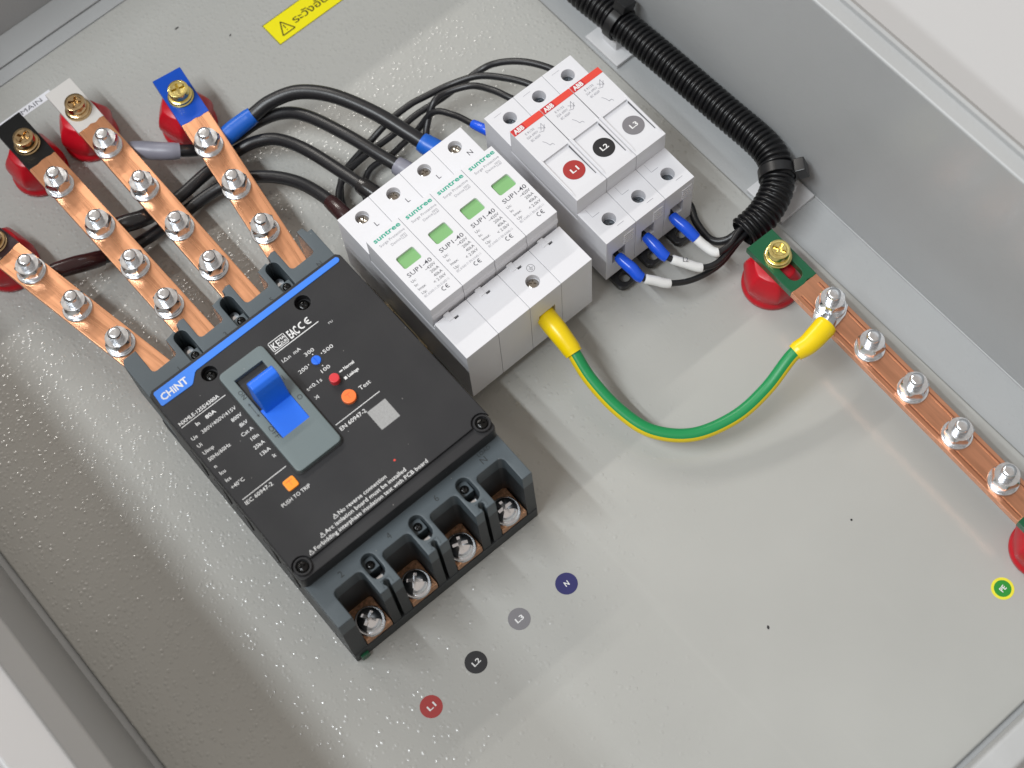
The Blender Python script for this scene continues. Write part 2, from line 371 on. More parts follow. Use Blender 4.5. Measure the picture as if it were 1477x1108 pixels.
# ================================================================== the cabinet and its plate
PX0, PX1, PY0, PY1 = -228.0, 167.0, -285.0, 291.0          # mounting plate
WX0, WX1, WY0, WY1 = -208.4, 191.8, -259.2, 317.2          # inner faces of the cabinet walls
ZR, ZB = 130.0, -2.6
plate = MB(); plate.plate(rrect(WX0+3.2, PX1, WY0+2.4, PY1, 2.0), [], -2.2, 0, 1.2, seg=3)
mp = plate.obj('mounting_plate', 'paint'); mp['kind'] = 'structure'
back = MB(); back.box(WX0-1.5, WX1+1.5, WY0-1.5, WY1+1.5, ZB-1.6, ZB, 0)
bk = back.obj('cabinet_back', 'paint_wall'); bk['kind'] = 'structure'
def wall(name, x0, x1, y0, y1):
    m = MB(); m.box(x0, x1, y0, y1, ZB, ZR, 0); o = m.obj(name, 'paint_wall'); o['kind'] = 'structure'; return o
FL = 7.4
def flange_profile_wall(name, axis, inner, sgn, a0, a1):
    """wall sheet with an outward folded rim and a small upstanding lip"""
    t = 1.6; i = inner; q = []; lip = name.endswith('right')
    prof = [(0, ZB), (0, ZR-1.2), (0.5*1, ZR-0.35), (1.4, ZR), (FL-1.2, ZR), (FL, ZR+0.3), (FL+0.3, ZR+2.6), (FL+1.8, ZR+3.0), (FL+6.5, ZR-2.5), (FL+7.5, ZR-5),
            (FL+7.5, ZR-16), (FL+6.3, ZR-16), (FL+6.0, ZR-6), (FL+2.0, ZR-2.0), (t+0.4, ZR-t), (t, ZR-t-1), (t, ZB)]
    if not lip: prof = [(0, ZB), (0, ZR-1.2), (0.5, ZR-0.35), (1.4, ZR), (9.0, ZR), (9.9, ZR-0.4), (10.2, ZR-1.4), (10.2, ZR-12), (9.2, ZR-12), (8.8, ZR-t), (t+0.4, ZR-t), (t, ZR-t-1), (t, ZB)]
    m = MB(); n = len(prof); vs_ = []
    for a in (a0, a1):
        for d, z in prof:
            c = i+sgn*d; vs_.append((c, a, z) if axis == 'x' else (a, c, z))
    fs = [(k, (k+1) % n, n+(k+1) % n, n+k) for k in range(n)] + [tuple(range(n)), tuple(range(n, 2*n))[::-1]]
    m.add(vs_, fs); o = m.obj(name, 'paint_wall', smooth=50); o['kind'] = 'structure'; return o
flange_profile_wall('cabinet_wall_right', 'x', WX1, 1, WY0-9, WY1+9)
flange_profile_wall('cabinet_wall_left', 'x', WX0, -1, WY0-9, WY1+9)
flange_profile_wall('cabinet_wall_top', 'y', WY1, 1, WX0-0.01, WX1+0.01)
flange_profile_wall('cabinet_wall_bottom', 'y', WY0, -1, WX0-0.01, WX1+0.01)
# door, hinged on the left rim and swung open past upright
hs = MB(); hs.box(-236.6, -218.5, WY0-10, WY1+10, 127.0, 128.6, 0.3)
ho_ = hs.obj('hinge_strip', 'door'); ho_['kind'] = 'structure'
dm = MB(); th = math.radians(14.1)
def dpt(d, n): return (-237.6-d*math.sin(th)-n*math.cos(th), 129.0+d*math.cos(th)-n*math.sin(th))
for a, b_ in (((0, 0), (400, 1.6)),):
    q = [dpt(0, 0), dpt(390, 0), dpt(390, 14), dpt(388.4, 14), dpt(388.4, 1.6), dpt(1.6, 1.6), dpt(1.6, 14), dpt(0, 14)]
    n = len(q); dm.add([(x, y, z) for y in (WY0-10, WY1+10) for x, z in q], [(k, (k+1) % n, n+(k+1) % n, n+k) for k in range(n)]+[tuple(range(n)), tuple(range(n, 2*n))[::-1]])
do_ = dm.obj('cabinet_door', 'door', smooth=30); do_['kind'] = 'structure'
tb = MB(); tb.box(-900, 900, -900, 900, -40, ZB-3.0, 0); t_ = tb.obj('table', 'table'); t_['kind'] = 'structure'
# folded strip of the cabinet back above the plate, and the sealed corner seam along the right wall
rd = MB(); rd.box(WX0+0.2, PX1+8, PY1+0.7, PY1+9.0, ZB, ZB+1.6, 0.4); rd.box(WX0+0.2, WX1-0.2, PY1+9.7, WY1-0.1, ZB, ZB+1.9, 0.4); rd.obj('back_fold', 'paint_wall', bk)
sm_ = MB(); sm_.tube([(WX1-0.3, WY0+1, ZB+0.3), (WX1-0.3, 0, ZB+0.3), (WX1-0.3, WY1-1, ZB+0.3)], 0.5, 12); sm_.obj('corner_seam', 'paint_wall', bk, smooth=60)

# ================================================================== fasteners
def bolt_parts():
    wz = MB(); wz.lathe([(7.0, 0), (7.0, 0.9), (6.8, 1.2), (3.2, 1.2)], seg=36)
    sp = MB(); sp.lathe([(5.7, 1.2), (5.9, 1.4), (5.9, 2.7), (5.7, 2.9), (3.2, 2.9)], seg=30)
    nut = MB(); c = 6.4
    def hexm(a, z):
        a6 = (a+math.pi/6) % (math.pi/3)-math.pi/6; return math.cos(math.pi/6)/math.cos(a6)
    # hexagon with chamfered top: intersect of hex radius and cone
    seg = 48; prof = [(c, 2.9), (c, 3.3), (c, 6.6), (c*0.93, 7.5), (c*0.86, 7.9), (3.0, 7.9)]
    nut.lathe(prof[:3], seg=seg, mod=hexm)
    nut2 = MB(); vs_ = []
    rings = []
    for zz, lim in ((2.9, 5.9), (3.7, 6.4), (7.0, 6.4), (8.2, 5.4), (8.2, 3.0)):
        rings.append([(min(c*hexm(2*math.pi*k/seg, 0), lim)*math.cos(2*math.pi*k/seg), min(c*hexm(2*math.pi*k/seg, 0), lim)*math.sin(2*math.pi*k/seg), zz) for k in range(seg)])
    fs = []
    for i in range(len(rings)-1):
        for k in range(seg): fs.append((i*seg+k, i*seg+(k+1) % seg, (i+1)*seg+(k+1) % seg, (i+1)*seg+k))
    nut2.add([p for r in rings for p in r], fs)
    st = MB(); pr = [(2.95, 0)]
    z = 8.2
    while z < 11.6: pr += [(3.15, z), (3.02, z+0.3)]; z += 0.6
    pr += [(3.15, 12.2), (3.0, 12.9), (2.5, 13.4), (1.4, 13.5)]
    st.lathe(pr, seg=24)
    return [('washer', wz.mesh('washer', 'zinc')), ('spring_washer', sp.mesh('spring_washer', 'zinc')), ('nut', nut2.mesh('nut', 'zinc', 30)), ('stud', st.mesh('stud', 'zinc', 50))]
BOLT = bolt_parts()
def bolt(parent, x, y, z, rz, extra=0.0, tilt=(0, 0)):
    e = bpy.data.objects.new('bolt', BOLT[3][1]); COL.objects.link(e); e.parent = parent
    e.location = (x*S, y*S, (z+extra)*S); e.rotation_euler = (tilt[0], tilt[1], rz)
    e.scale = (1, 1, random.uniform(0.94, 1.06))
    for n, me in BOLT[:3]:
        o = bpy.data.objects.new(n, me); COL.objects.link(o); o.parent = e
        if n == 'spring_washer': o.rotation_euler = (0.02, 0.02, 0)
    return e
def phillips(r, h, mname, flange=None, dome=True, hexed=False, name='screw'):
    m = MB()
    pr = []
    if flange: pr += [(flange, 0), (flange, 0.9), (flange-0.4, 1.2), (r+0.9, 1.3), (r+0.9, 2.6), (r+0.3, 2.9)]
    base = 2.9 if flange else 0
    if dome: pr += [(r, base)]+[(r*math.cos(a), base+h*(0.35+0.65*math.sin(a))) for a in (0.0, 0.3, 0.6, 0.9, 1.15, 1.35)]+[(r*0.1, base+h)]
    else: pr += [(r, base), (r, base+h-0.5), (r-0.15, base+h-0.15), (r-0.6, base+h), (r*0.70, base+h), (r*0.62, base+h-0.35), (r*0.1, base+h-0.35)]
    m.lathe(pr, seg=36)
    me = m.mesh(name, mname)
    o = bpy.data.objects.new(name, me); COL.objects.link(o)
    c = MB(); top = base+h+1; dep = base+h-0.45*h-0.4
    c.box(-r*0.62, r*0.62, -r*0.13, r*0.13, dep, top); cut(o, c)
    c = MB(); c.box(-r*0.13, r*0.13, -r*0.62, r*0.62, dep, top); cut(o, c)
    me = o.data; bpy.data.objects.remove(o); return me
SCR_BRASS = phillips(5.0, 4.6, 'brass', flange=6.4, dome=False)
SCR_BRONZE = phillips(5.0, 4.6, 'bronze', flange=6.4, dome=False)
SCR_BLACK = phillips(2.5, 1.4, 'blackscrew')
SCR_BLACK2 = phillips(1.9, 1.2, 'blackscrew')
SCR_TERM = phillips(5.5, 5.2, 'chrome')
SCR_DIN = phillips(2.75, 1.3, 'steel')
SCR_DIN2 = phillips(2.9, 1.0, 'darkzinc')
def put(name, me, parent, x, y, z, rz=0.0, rx=0.0):
    o = link(name, me, parent); o.location = (x*S, y*S, z*S); o.rotation_euler = (rx, 0, rz); return o

# ================================================================== standoff insulators
def ins_mod(a, z):
    k = max(0.0, min(1.0, (z-4.5)/3.0)) * max(0.0, min(1.0, (22.5-z)/3.0)); a6 = (a+math.pi/6) % (math.pi/3)-math.pi/6; return 1+k*0.85*(math.cos(math.pi/6)/math.cos(a6)-0.94)
IP = [(14.2, 0), (14.7, 0.6), (14.7, 3.0), (14.0, 3.8), (13.6, 4.6), (14.0, 6.0), (14.4, 8.5), (14.4, 11.5), (13.6, 15), (12.2, 18.0), (10.8, 20.2), (10.2, 21.4), (9.6, 21.9), (1, 21.9)]
IM = MB().lathe([(r*0.94, z) for r, z in IP], seg=72, mod=ins_mod).mesh('standoff_insulator', 'red_ins', 50)
def insulator(x, y, label, rz=0.3):
    o = link('standoff_insulator', IM); o.location = (x*S, y*S, 0.02*S); o.scale = (1, 1, 20.4/21.9 if 'earth bar' in label else 1); o.rotation_euler = (0, 0, rz)
    return tag(o, label, 'insulator', 'red standoff insulators')
insulator(-10.3, 206.6, 'red standoff insulator under the blue painted busbar end')
insulator(-50.8, 234.2, 'red standoff insulator under the pale grey painted busbar end', 0.5)
insulator(-80.8, 235.0, 'red standoff insulator under the black painted busbar end', 0.1)
insulator(-120.9, 201.6, 'red standoff insulator at the left edge under the brown painted busbar', 0.2)
insulator(142.4, -46.0, 'red standoff insulator under the green painted earth bar end by the conduit', 0.45)
insulator(140.0, -216.0, 'red standoff insulator at the right edge under the far end of the earth bar', 0.2)

# ================================================================== copper busbars
BT, BB = 25.0, 22.0
def busbar(label, x0, y0, x1, y1, wdt, paint, plen, bolts, screw, copper='copper', thick=3.0, slot=False, grooves=False, cat_group='copper phase and neutral busbars', pend=0.0):
    """from head (x0,y0) down to (x1,y1); local +y runs along the bar towards the head"""
    d = Vector((x0-x1, y0-y1)); L = d.length; rz = math.atan2(d.y, d.x)-math.pi/2
    t = thing('copper_busbar', label, 'busbar', (x1, y1, 0), rz, cat_group)
    zb = BT-thick; h = wdt/2
    m = MB()
    holes = []
    b0 = -0.0
    m.plate([(-h, 0), (h, 0), (h, L-plen), (-h, L-plen)], [], zb, BT, 0.45, both=True); m.obj('bar', copper, t)
    # painted end: own sleeve-thin coat, its lower border uneven
    p = MB(); n = 6; e = [(-h-0.08+(2*h+0.16)*i/n, L-plen+(0.0 if i in (0, n) else random.uniform(-0.6, 0.5))) for i in range(n+1)]
    outer = e+[(h+0.08, L+0.05), (-h-0.08, L+0.05)]
    hl = [oval(0, L-screw-11.0, L-screw, 3.6)] if slot else []
    p.plate(outer, hl, zb-0.08, BT+0.10, 0.45, both=True); p.obj('painted_end', paint, t)
    if plen and pend == 0:
        q = MB(); q.box(-h+0.4, h-0.4, L-plen-2.2, L-plen+1.4, zb+0.1, BT-0.1); q.obj('bar_core', copper, t)
    if pend:   # small far painted end
        q = MB(); q.box(-h-0.08, h+0.08, -pend, 0.05, zb-0.08, BT+0.1, 0.3); q.obj('painted_end', paint, t)
    if grooves:
        for sx in (-1, 1):
            g = MB(); g.box(sx*(h-2.2)-0.22, sx*(h-2.2)+0.22, 0.5, L-plen-4, BT-0.02, BT+0.16, 0.07); g.obj('drawn_line', 'copper_dark', t)
            g = MB(); g.box(sx*(h-3.0)-0.14, sx*(h-3.0)+0.14, 0.5, L-plen-4, BT-0.02, BT+0.12, 0.05); g.obj('drawn_line', 'copper', t)
    for bx, by in bolts:
        v = Vector((bx-x1, by-y1)); lx = v.x*math.cos(-rz)-v.y*math.sin(-rz); ly = v.x*math.sin(-rz)+v.y*math.cos(-rz)
        ex = 2.2 if (grooves and abs(by-bolts[0][1]) < 1) else 0.0
        bolt(t, max(-1.6, min(1.6, lx)), ly, BT+0.02, random.uniform(0, 1), ex, (random.uniform(-0.02, 0.02), random.uniform(-0.02, 0.02)))
    put('head_screw', SCR_BRASS if paint in ('pnt_blue', 'pnt_green') else SCR_BRONZE, t, 0, L-screw, BT+0.1, random.uniform(0, 1.5))
    return t
busbar('copper busbar with a blue painted end and blue sleeved cable', -6.6, 222.6, -24.6, 96.0, 15.0, 'pnt_blue', 30.0,
       [(-16.4, 176.1), (-18.9, 148.9), (-23.0, 121.3)], 15.6)
busbar('copper busbar with a pale grey painted end and grey sleeved cable', -50.2, 253.0, -50.6, 96.0, 14.6, 'pnt_white', 29.0,
       [(-51.1, 208.0), (-51.6, 177.3), (-51.5, 149.3), (-51.9, 122.1)], 18.4, copper='copper')
busbar('copper busbar with a black painted end', -80.0, 253.4, -77.0, 96.0, 15.0, 'pnt_black', 30.0,
       [(-81.0, 206.0), (-78.9, 174.8), (-78.7, 147.0), (-78.8, 120.1)], 18.0)
busbar('leftmost copper busbar with a dark brown painted end', -124.0, 216.0, -101.6, 96.0, 15.0, 'pnt_brown', 23.5,
       [(-116.4, 177.4), (-111.2, 147.3), (-106.6, 119.6)], 14.4)
PEB = busbar('copper earth bar with green painted ends along the right wall', 144.4, -33.2, 139.7, -203.0, 15.2, 'pnt_green', 29.5,
       [(143.5, -79.3), (142.4, -105.0), (142.2, -131.4), (141.2, -158.7), (140.7, -186.2)], 12.2, copper='copper_dull', thick=4.5, slot=True, grooves=True, cat_group='earth bar', pend=26.0)

# ================================================================== moulded case circuit breaker
MRZ = math.radians(-0.6)
mc = thing('circuit_breaker', 'black and slate grey four pole circuit breaker with a blue toggle', 'circuit breaker', (-113.6, -34.2, 0), MRZ)
ZF = 53.0; ZC = 67.5; U0, U1 = -1.2, 100.6; POLE = [13.2+25*i for i in range(4)]; VB, VT = -23.0, 132.0
# base floor under the terminals
b = MB(); b.box(U0, U1, VB-1.6, 118.5, 0.05, 10, 0.4); b.obj('base', 'basemould', mc)
# lower terminal block with U shaped pockets, slots and slits
out = [(U0, 6), (U0, VB)]
for i, c in enumerate(POLE):
    out += [(c-7.3, VB), (c-7.3, -12.6)] + circ(c-4.9, -11.8, 2.4, 5, math.pi, math.pi/2, True) + circ(c+4.9, -11.8, 2.4, 5, math.pi/2, 0, True) + [(c+7.3, -12.6), (c+7.3, VB)]
    if i < 3:
        s_ = c+12.3
        out += [(s_-0.9, VB), (s_-0.9, -21.4)] + circ(s_, -20.5, 1.4, 9, math.radians(225), math.radians(-45), True) + [(s_+0.9, -21.4), (s_+0.9, VB)]
out += [(U1, VB), (U1, 6)]
holes = [oval(c+12.3, -14.2, -8.8, 3.35) for c in POLE[:3]]
slope = lambda q: [(x, (y-1.6*(ZF-z)/ZF if y < -22.4 else y), z) for x, y, z in q]
m = MB(); m.plate(out, holes, 42.0, ZF, 0.5); m.v = slope(m.v); m.obj('lower_terminal_block', 'body', mc, smooth=30)
m = MB(); m.plate(out, holes, 10.02, 41.96); m.v = slope(m.v); m.obj('terminal_base', 'basemould', mc, smooth=30)
fl = MB()
for c in POLE[:3]: fl.plate(oval(c+12.2, -14.5, -8.5, 3.6), [], 38, 40.5)
fl.obj('slot_floor', 'ledge', mc)
for c in POLE[:3]:
    put('small_screw', SCR_BLACK2, mc, c+12.1, -9.2, 48.2, random.uniform(0, 1))
    sh = MB(); sh.box(c+9.3, c+15.1, -11.8, -5.8, 40.6, 48.2, 0.3); sh.obj('slot_step', 'body', mc)
    sx = MB(); sx.box(c+10.4, c+14.2, -16.8, -13.4, 40.5, 44.4, 0.6); sx.obj('slot_metal', 'chrome', mc)
fr = MB()
for s_ in [c+12.3 for c in POLE[:3]]:
    for (x0, x1, y0, y1) in ((s_-2.6, s_-2.0, -21.8, -18.7), (s_+2.0, s_+2.6, -21.8, -18.7), (s_-2.6, s_+2.6, -18.9, -18.3)):
        fr.box(x0, x1, y0, y1, ZF-0.5, ZF+0.35, 0.15)
fr.obj('slit_rim', 'body', mc)
# terminal pads, washers and screws in each pocket
for i, c in enumerate(POLE):
    pd = MB(); pd.box(c-6.9, c+6.9, -24.2, -4, 10.1, 16.0, 0.4); pd.obj('copper_terminal', 'copper_rough', mc)
    ws = MB(); ws.lathe([(6.7, 16.0), (6.7, 17.2), (6.3, 17.6), (3, 17.6)], c-0.4, -18.6, 32); ws.obj('terminal_washer', 'zinc', mc)
    put('terminal_screw', SCR_TERM, mc, c-0.4, -18.6, 17.5, 0.5+0.35*i)
    bw = MB(); bw.box(c-7.2, c+7.2, -9.3, -3, 10.1, ZF-1.0); bw.obj('pocket_wall', 'ledge', mc)
# middle body under the cover
b = MB(); b.box(U0, U1, 5.9, 104.0, 10.02, 60, 0.3); b.obj('housing', 'ledge', mc)
# upper terminal block with notches for the bars
out = [(U1, 100), (U1, VT-3), (U1-2.2, VT-3.2), (U1-3.0, VT)]
for i in (3, 2, 1, 0):
    c = POLE[i]
    out += [(c+6.4, VT if i == 3 else VT-4.5), (c+6.4, 120.6)] + circ(c+4.8, 120.2, 1.6, 4, 0, -math.pi/2, True) + circ(c-4.6, 120.2, 1.9, 4, -math.pi/2, -math.pi, True) + [(c-6.5, VT-1.0 if i else VT)]
    if i:
        out += [(c-8.5, VT-0.6), (c-11.0, VT-1.6), (c-11.6, VT-5), (c-12.6, VT-5), (c-13.4, VT-3.4), (c-17.0, VT-4.2)]
out += [(U0+1.4, VT), (U0, VT-2.5), (U0, 100)]
holes = [oval(c+12.4, 112.5, 124.2, 3.2) for c in POLE[:3]]
m = MB(); m.plate(out, holes, 22, ZF, 0.45); m.obj('upper_terminal_block', 'body', mc, smooth=30)
fl = MB(); fl.box(U0+0.4, U1-0.4, 103, 118.4, 10.05, 50.2 - 14); fl.obj('upper_floor', 'ledge', mc)
for c in POLE[:3]:
    ft = MB(); ft.plate(oval(c+12.4, 111, 125.5, 3.0), [], 24, 30); ft.obj('slot_floor', 'dark', mc)
    put('small_screw', SCR_BLACK2, mc, c+12.2, 114.4, 50.0, random.uniform(0, 1))
    sh = MB(); sh.box(c+9.4, c+15.4, 108.5, 117.2, 36, 50.0, 0.4); sh.obj('slot_step', 'body', mc)
    sx = MB(); sx.lathe([(2.6, 30), (2.6, 42.2), (2.2, 43.2), (0.5, 43.6)], c+11.9, 121.6, 20); sx.obj('slot_metal', 'chrome', mc)
# black cover with lower rim
cv = MB(); cv.plate(rrect(-1.8, 99.8, -2.6, 105.2, 2.4), [], 54.5, 66.0, 0.7)
cvo = cv.obj('cover', 'ledge', mc)
CS = [(23.6, 95.0), (73.2, 95.4), (96.0, 2.6), (2.6, 2.2)]
c_ = MB()
for x, y in CS[:2]: c_.cyl(x, y, 60.5, 75, 3.5, 28)
cut(cvo, c_)
tp = []
tp += circ(2.6, 2.2, 4.5, 7, math.radians(4), math.radians(170), True)[0:7]
tp = [(x, y) for x, y in tp]
outer = [(90.9, 2.7), (7.1, 2.7)]
arcL = circ(2.6, 2.2, 4.5, 9, math.radians(8), math.radians(168), True)
arcR = circ(96.0, 2.6, 4.5, 9, math.radians(12), math.radians(172), True)
outer = arcL + [(-1.3, 103.0), (0.3, 104.7), (97.8, 104.7), (99.3, 103.0)] + arcR
outer = outer[::-1]
m = MB(); m.plate(outer, [circ(x, y, 3.5, 28) for x, y in CS[:2]], 65.9, ZC, 0.35); m.obj('cover_plate', 'cover', mc)
for x, y in CS[2:]:
    bs = MB(); bs.lathe([(3.9, 60), (3.9, 67.3), (3.6, 67.6), (3.0, 67.6), (2.9, 66.2), (0.5, 66.2)], x, y, 32); bs.obj('screw_boss', 'ledge', mc)
for i, (x, y) in enumerate(CS):
    put('cover_screw', SCR_BLACK, mc, x, y, 64.2 if i < 2 else 66.25, 0.3+0.4*i)
# blue strip
st = MB(); st.plate([(0.1, 102.6), (-0.3, 96.4), (0.2, 95.7), (14.8, 95.4), (15.8, 95.8), (19.2, 99.2), (20.4, 99.7), (96.6, 100.4), (97.6, 101.0), (97.8, 102.2), (97.0, 103.2), (0.8, 103.2)][::-1], [], ZC-0.2, ZC+0.35, 0.15)
stp = st.obj('brand_strip', 'blue_st', mc)
Print(ZC+0.40).text('CHiNT', 1.5, 97.3, 3.4, bold=0.035, width=13.2).obj('brand_lettering', 'wprint', stp)
# toggle frame, slide and handle
fo = MB(); fo.plate(rrect(25.0, 47.8, 33.8, 90.4, 2.2), [[(29.3, 50.4), (43.4, 50.6), (43.6, 84), (29.3, 84)][::-1]], ZC-2, 70.2, 0.5); fro = fo.obj('toggle_frame', 'bframe', mc)
gb = MB(); gb.plate(rrect(24.3, 48.5, 33.1, 91.1, 2.6), [], ZC-0.2, ZC+0.45, 0.3); gb.obj('frame_gap', 'dark', mc)
sl = MB(); sl.prism_x([(50.45, 64.8), (50.45, 69.6), (66, 70.0), (66, 64.8)], 29.5, 43.4, 0.15); sl.obj('toggle_slide', 'blue_kn', mc)
dk = MB(); dk.box(29.2, 43.7, 50.2, 84.2, 63.0, 65.2); dk.obj('toggle_well', 'dark', mc)
kn = MB(); kn.prism_x([(63.4, 66.0), (63.4, 70.0), (65.6, 82.0), (66.5, 85.4), (68.0, 87.0), (71.0, 87.0), (72.4, 86.0), (72.9, 83.5), (73.4, 70.0), (74.0, 66.0)], 30.6, 43.4, 0.55, seg=3); kn.obj('toggle_handle', 'blue_kn', mc, smooth=50)
Print(70.26).text('ON', 27.0, 79.0, 2.0, rot=-math.pi/2, width=4.4).text('OFF', 27.2, 58.2, 2.0, rot=-math.pi/2, width=6.6).ring(45.7, 60.2, 1.1, 0.25).rect(45.5, 45.75, 70.5, 73.2).line([(27.6, 71.5), (27.6, 64.4)], 0.22).line([(27.1, 65.3), (27.6, 64.2), (28.1, 65.3)], 0.22).line([(27.1, 70.6), (27.6, 71.7), (28.1, 70.6)], 0.22).obj('toggle_lettering', 'gprint', fro)
# buttons
def button(name, x, y, r, z0, h, mname, slotw=0):
    g = MB(); g.lathe([(r+0.75, ZC-0.1), (r+0.75, ZC+0.12), (r+0.2, ZC+0.12)], x, y, 32); g.obj('button_gap', 'dark', mc)
    m = MB(); m.cyl(x, y, ZC-0.2, ZC+h, r, 32, 0.35); o = m.obj(name, mname, mc)
    return o
br = button('dial', 61.3, 70.0, 2.15, 0, 0.7, 'blue_kn')
cut(br, MB().box(61.3-0.28, 61.3+0.28, 66, 74, ZC+0.25, ZC+3))
button('reset_button', 61.7, 57.4, 2.2, 0, 3.4, 'btn_red')
button('test_button', 61.5, 47.5, 3.15, 0, 1.8, 'btn_org')
Print(ZC+1.83).line([(60.2, 48.6), (62.8, 48.6)], 0.14).line([(61.5, 48.6), (61.5, 46.4)], 0.14).obj('button_mark', 'red_strip', mc)
g = MB(); g.plate(rrect(16.9, 23.3, 30.0, 36.2, 1.2), [], ZC-0.1, ZC+0.08); g.obj('button_gap', 'dark', mc)
m = MB(); m.plate(rrect(17.4, 22.8, 30.5, 35.7, 0.9), [], ZC-0.2, ZC+1.0, 0.35); m.obj('trip_button', 'btn_org2', mc)
Print(ZC+1.03).rect(18.5, 21.7, 34.2, 34.45).line([(20.1, 34.2), (20.1, 31.8)], 0.12).obj('button_mark', 'red_strip', mc)
# print on the cover
p = Print(ZC+0.05)
p.text('NXMLE-125S/4300A', 0.2, 83.5, 1.75, bold=0.02, width=20.2).rect(0.3, 22.9, 82.45, 82.75)
p.text('In', 5.6, 79.0, 1.75, bold=0.03).text('80A', 10.6, 78.9, 1.75, bold=0.03, width=5.0).text('380V/400V/415V', 5.4, 74.6, 1.75, width=17.4)
for t, v in (('800V', 70.6), ('8kV', 66.5), ('Cat A', 62.6), ('10In', 58.6), ('25kA', 54.6), ('13kA', 50.6), ('lt', 46.8)): p.text(t, 23.0, v, 1.75, align='RIGHT', bold=0.008)
for t, v in (('Ue', 74.8), ('Ui', 70.6), ('Uimp', 66.6), ('50Hz/60Hz', 62.8), ('n', 58.9), ('Icu', 54.9), ('Ics', 50.9), ('+40°C', 46.9)): p.text(t, 0.4, v, 1.75, bold=0.008)
p.rect(0.9, 23.2, 40.45, 40.75).text('IEC 60947-2', 0.7, 37.6, 1.8, width=13.6, bold=0.008).text('PUSH TO TRIP', 11.4, 26.9, 1.75, width=14.2)
p.text('No reverse connection', 27.0, 9.6, 1.85, width=24.4, bold=0.006).text('Arc isolation board must be installed', 18.2, 6.7, 1.85, width=41.3, bold=0.006).text('Forbidding interphase insulation test with PCB board', 10.4, 3.8, 1.85, width=58.0, bold=0.006)
for x, y in ((24.4, 9.5), (15.6, 6.6), (7.8, 3.7)): p.line([(x, y), (x+2.1, y), (x+1.05, y+1.9), (x, y)], 0.2).rect(x+0.95, x+1.15, y+0.6, y+1.3)
# approval marks
p.rect(50.0, 58.3, 84.6, 84.9).rect(50.0, 58.3, 89.3, 89.6).rect(50.0, 50.3, 84.6, 89.6).rect(58.0, 58.3, 84.6, 89.6)
p.text('K', 50.6, 85.3, 3.4, width=2.2, bold=0.02).text('E', 53.1, 85.3, 3.4, width=1.3, bold=0.02).text('MA', 54.7, 87.3, 1.5, width=3.1, bold=0.02).text('EUR', 54.7, 85.3, 1.5, width=3.1, bold=0.02)
p.text('EAC', 59.2, 84.9, 4.2, width=4.8, bold=0.03)
def ce(p, x, y, r, w):
    for cx, bar in ((x, 0), (x+r*1.95, 1)):
        a = circ(cx, y, r, 14, math.radians(70), math.radians(290), True); i = circ(cx, y, r-w, 14, math.radians(70), math.radians(290), True)
        for k in range(13): p.poly([a[k], a[k+1], i[k+1], i[k]])
        if bar: p.rect(cx-r+w*0.5, cx+r*0.15, y-w/2, y+w/2)
ce(p, 66.6, 87.1, 1.75, 0.62)
p.rect(49.8, 72.9, 83.6, 84.0)
p.text('I△n  mA', 49.9, 78.2, 1.75, width=9.4).text('300', 58.8, 74.2, 1.8, width=4.6).text('500', 65.6, 70.2, 1.8, width=5.0).text('200', 52.2, 69.4, 1.8, width=4.4).text('100', 59.1, 63.6, 1.8, width=4.3)
for x, y in ((61.8, 73.2), (65.0, 71.2), (57.6, 70.6), (61.9, 66.4)): p.poly(circ(x, y, 0.28, 8))
p.text('t<0.1s', 50.1, 61.0, 1.8, width=7.6).text('⋊', 50.3, 55.7, 1.9).text('Test', 67.0, 46.9, 2.0, width=5.6)
p.text('Normal', 67.6, 58.7, 1.5, width=5.2, bold=0.03).text('Leakage', 67.0, 54.9, 1.5, width=5.4, bold=0.03).rect(65.4, 67.0, 59.0, 59.6).rect(65.2, 66.4, 54.9, 56.2)
p.rect(49.7, 72.8, 41.3, 41.6).text('EN 60947-2', 49.8, 37.8, 1.9, width=13.2, bold=0.008).text('⊓⊔', 75.6, 79.6, 1.2)
p.obj('printed_text', 'wprint', mc)
Print(ZC+0.05).rect(62.9, 72.5, 27.2, 37.4).obj('printed_patch', 'patch', mc)
Print(ZC+0.05).poly(circ(58.6, 13.4, 0.5, 10)).obj('red_dot', 'red_strip', mc)
pn = Print(ZF+0.06)
for t, c in zip('246N', POLE): pn.text(t, c-0.9, -7.2, 3.0)
for t, c in zip('135N', POLE): pn.text(t, c-0.9+(4 if t == 'N' else 3.0), 108.2+3.0, 2.6)
pn.text('LOAD', 88.0, -3.6, 1.8).text('LINE', 93.5, 108, 1.8)
pn.obj('moulded_marks', 'gprint', mc)
# grips on the left flank
for v in (8, 22, 41, 57, 74):
    g = MB(); g.box(U0-0.7, U0+1, v, v+6.5, 30, 50, 0.3); g.obj('side_catch', 'ledge', mc)
gm = MB(); gm.box(1, 5, -25.9, -24.2, 0.1, 5, 0.3); gm.obj('green_clip', 'pnt_green', mc)

COVER = ('cover', 'cover_plate', 'screw_boss', 'cover_screw', 'brand_strip', 'toggle_frame', 'frame_gap', 'toggle_slide', 'toggle_well', 'toggle_handle', 'button_gap', 'dial',
         'reset_button', 'test_button', 'trip_button', 'button_mark', 'printed_text', 'printed_patch', 'red_dot')
for o in list(mc.children):          # the cover assembly sits 3.5 mm deeper and half a percent wider
    if o.name.split('.')[0] in COVER:
        k = 1.00545; l = o.location.copy(); o.location = (l.x*k+0.2*S, l.y*k+1.18*S, l.z-3.5*S); o.scale = (k, k, 1)

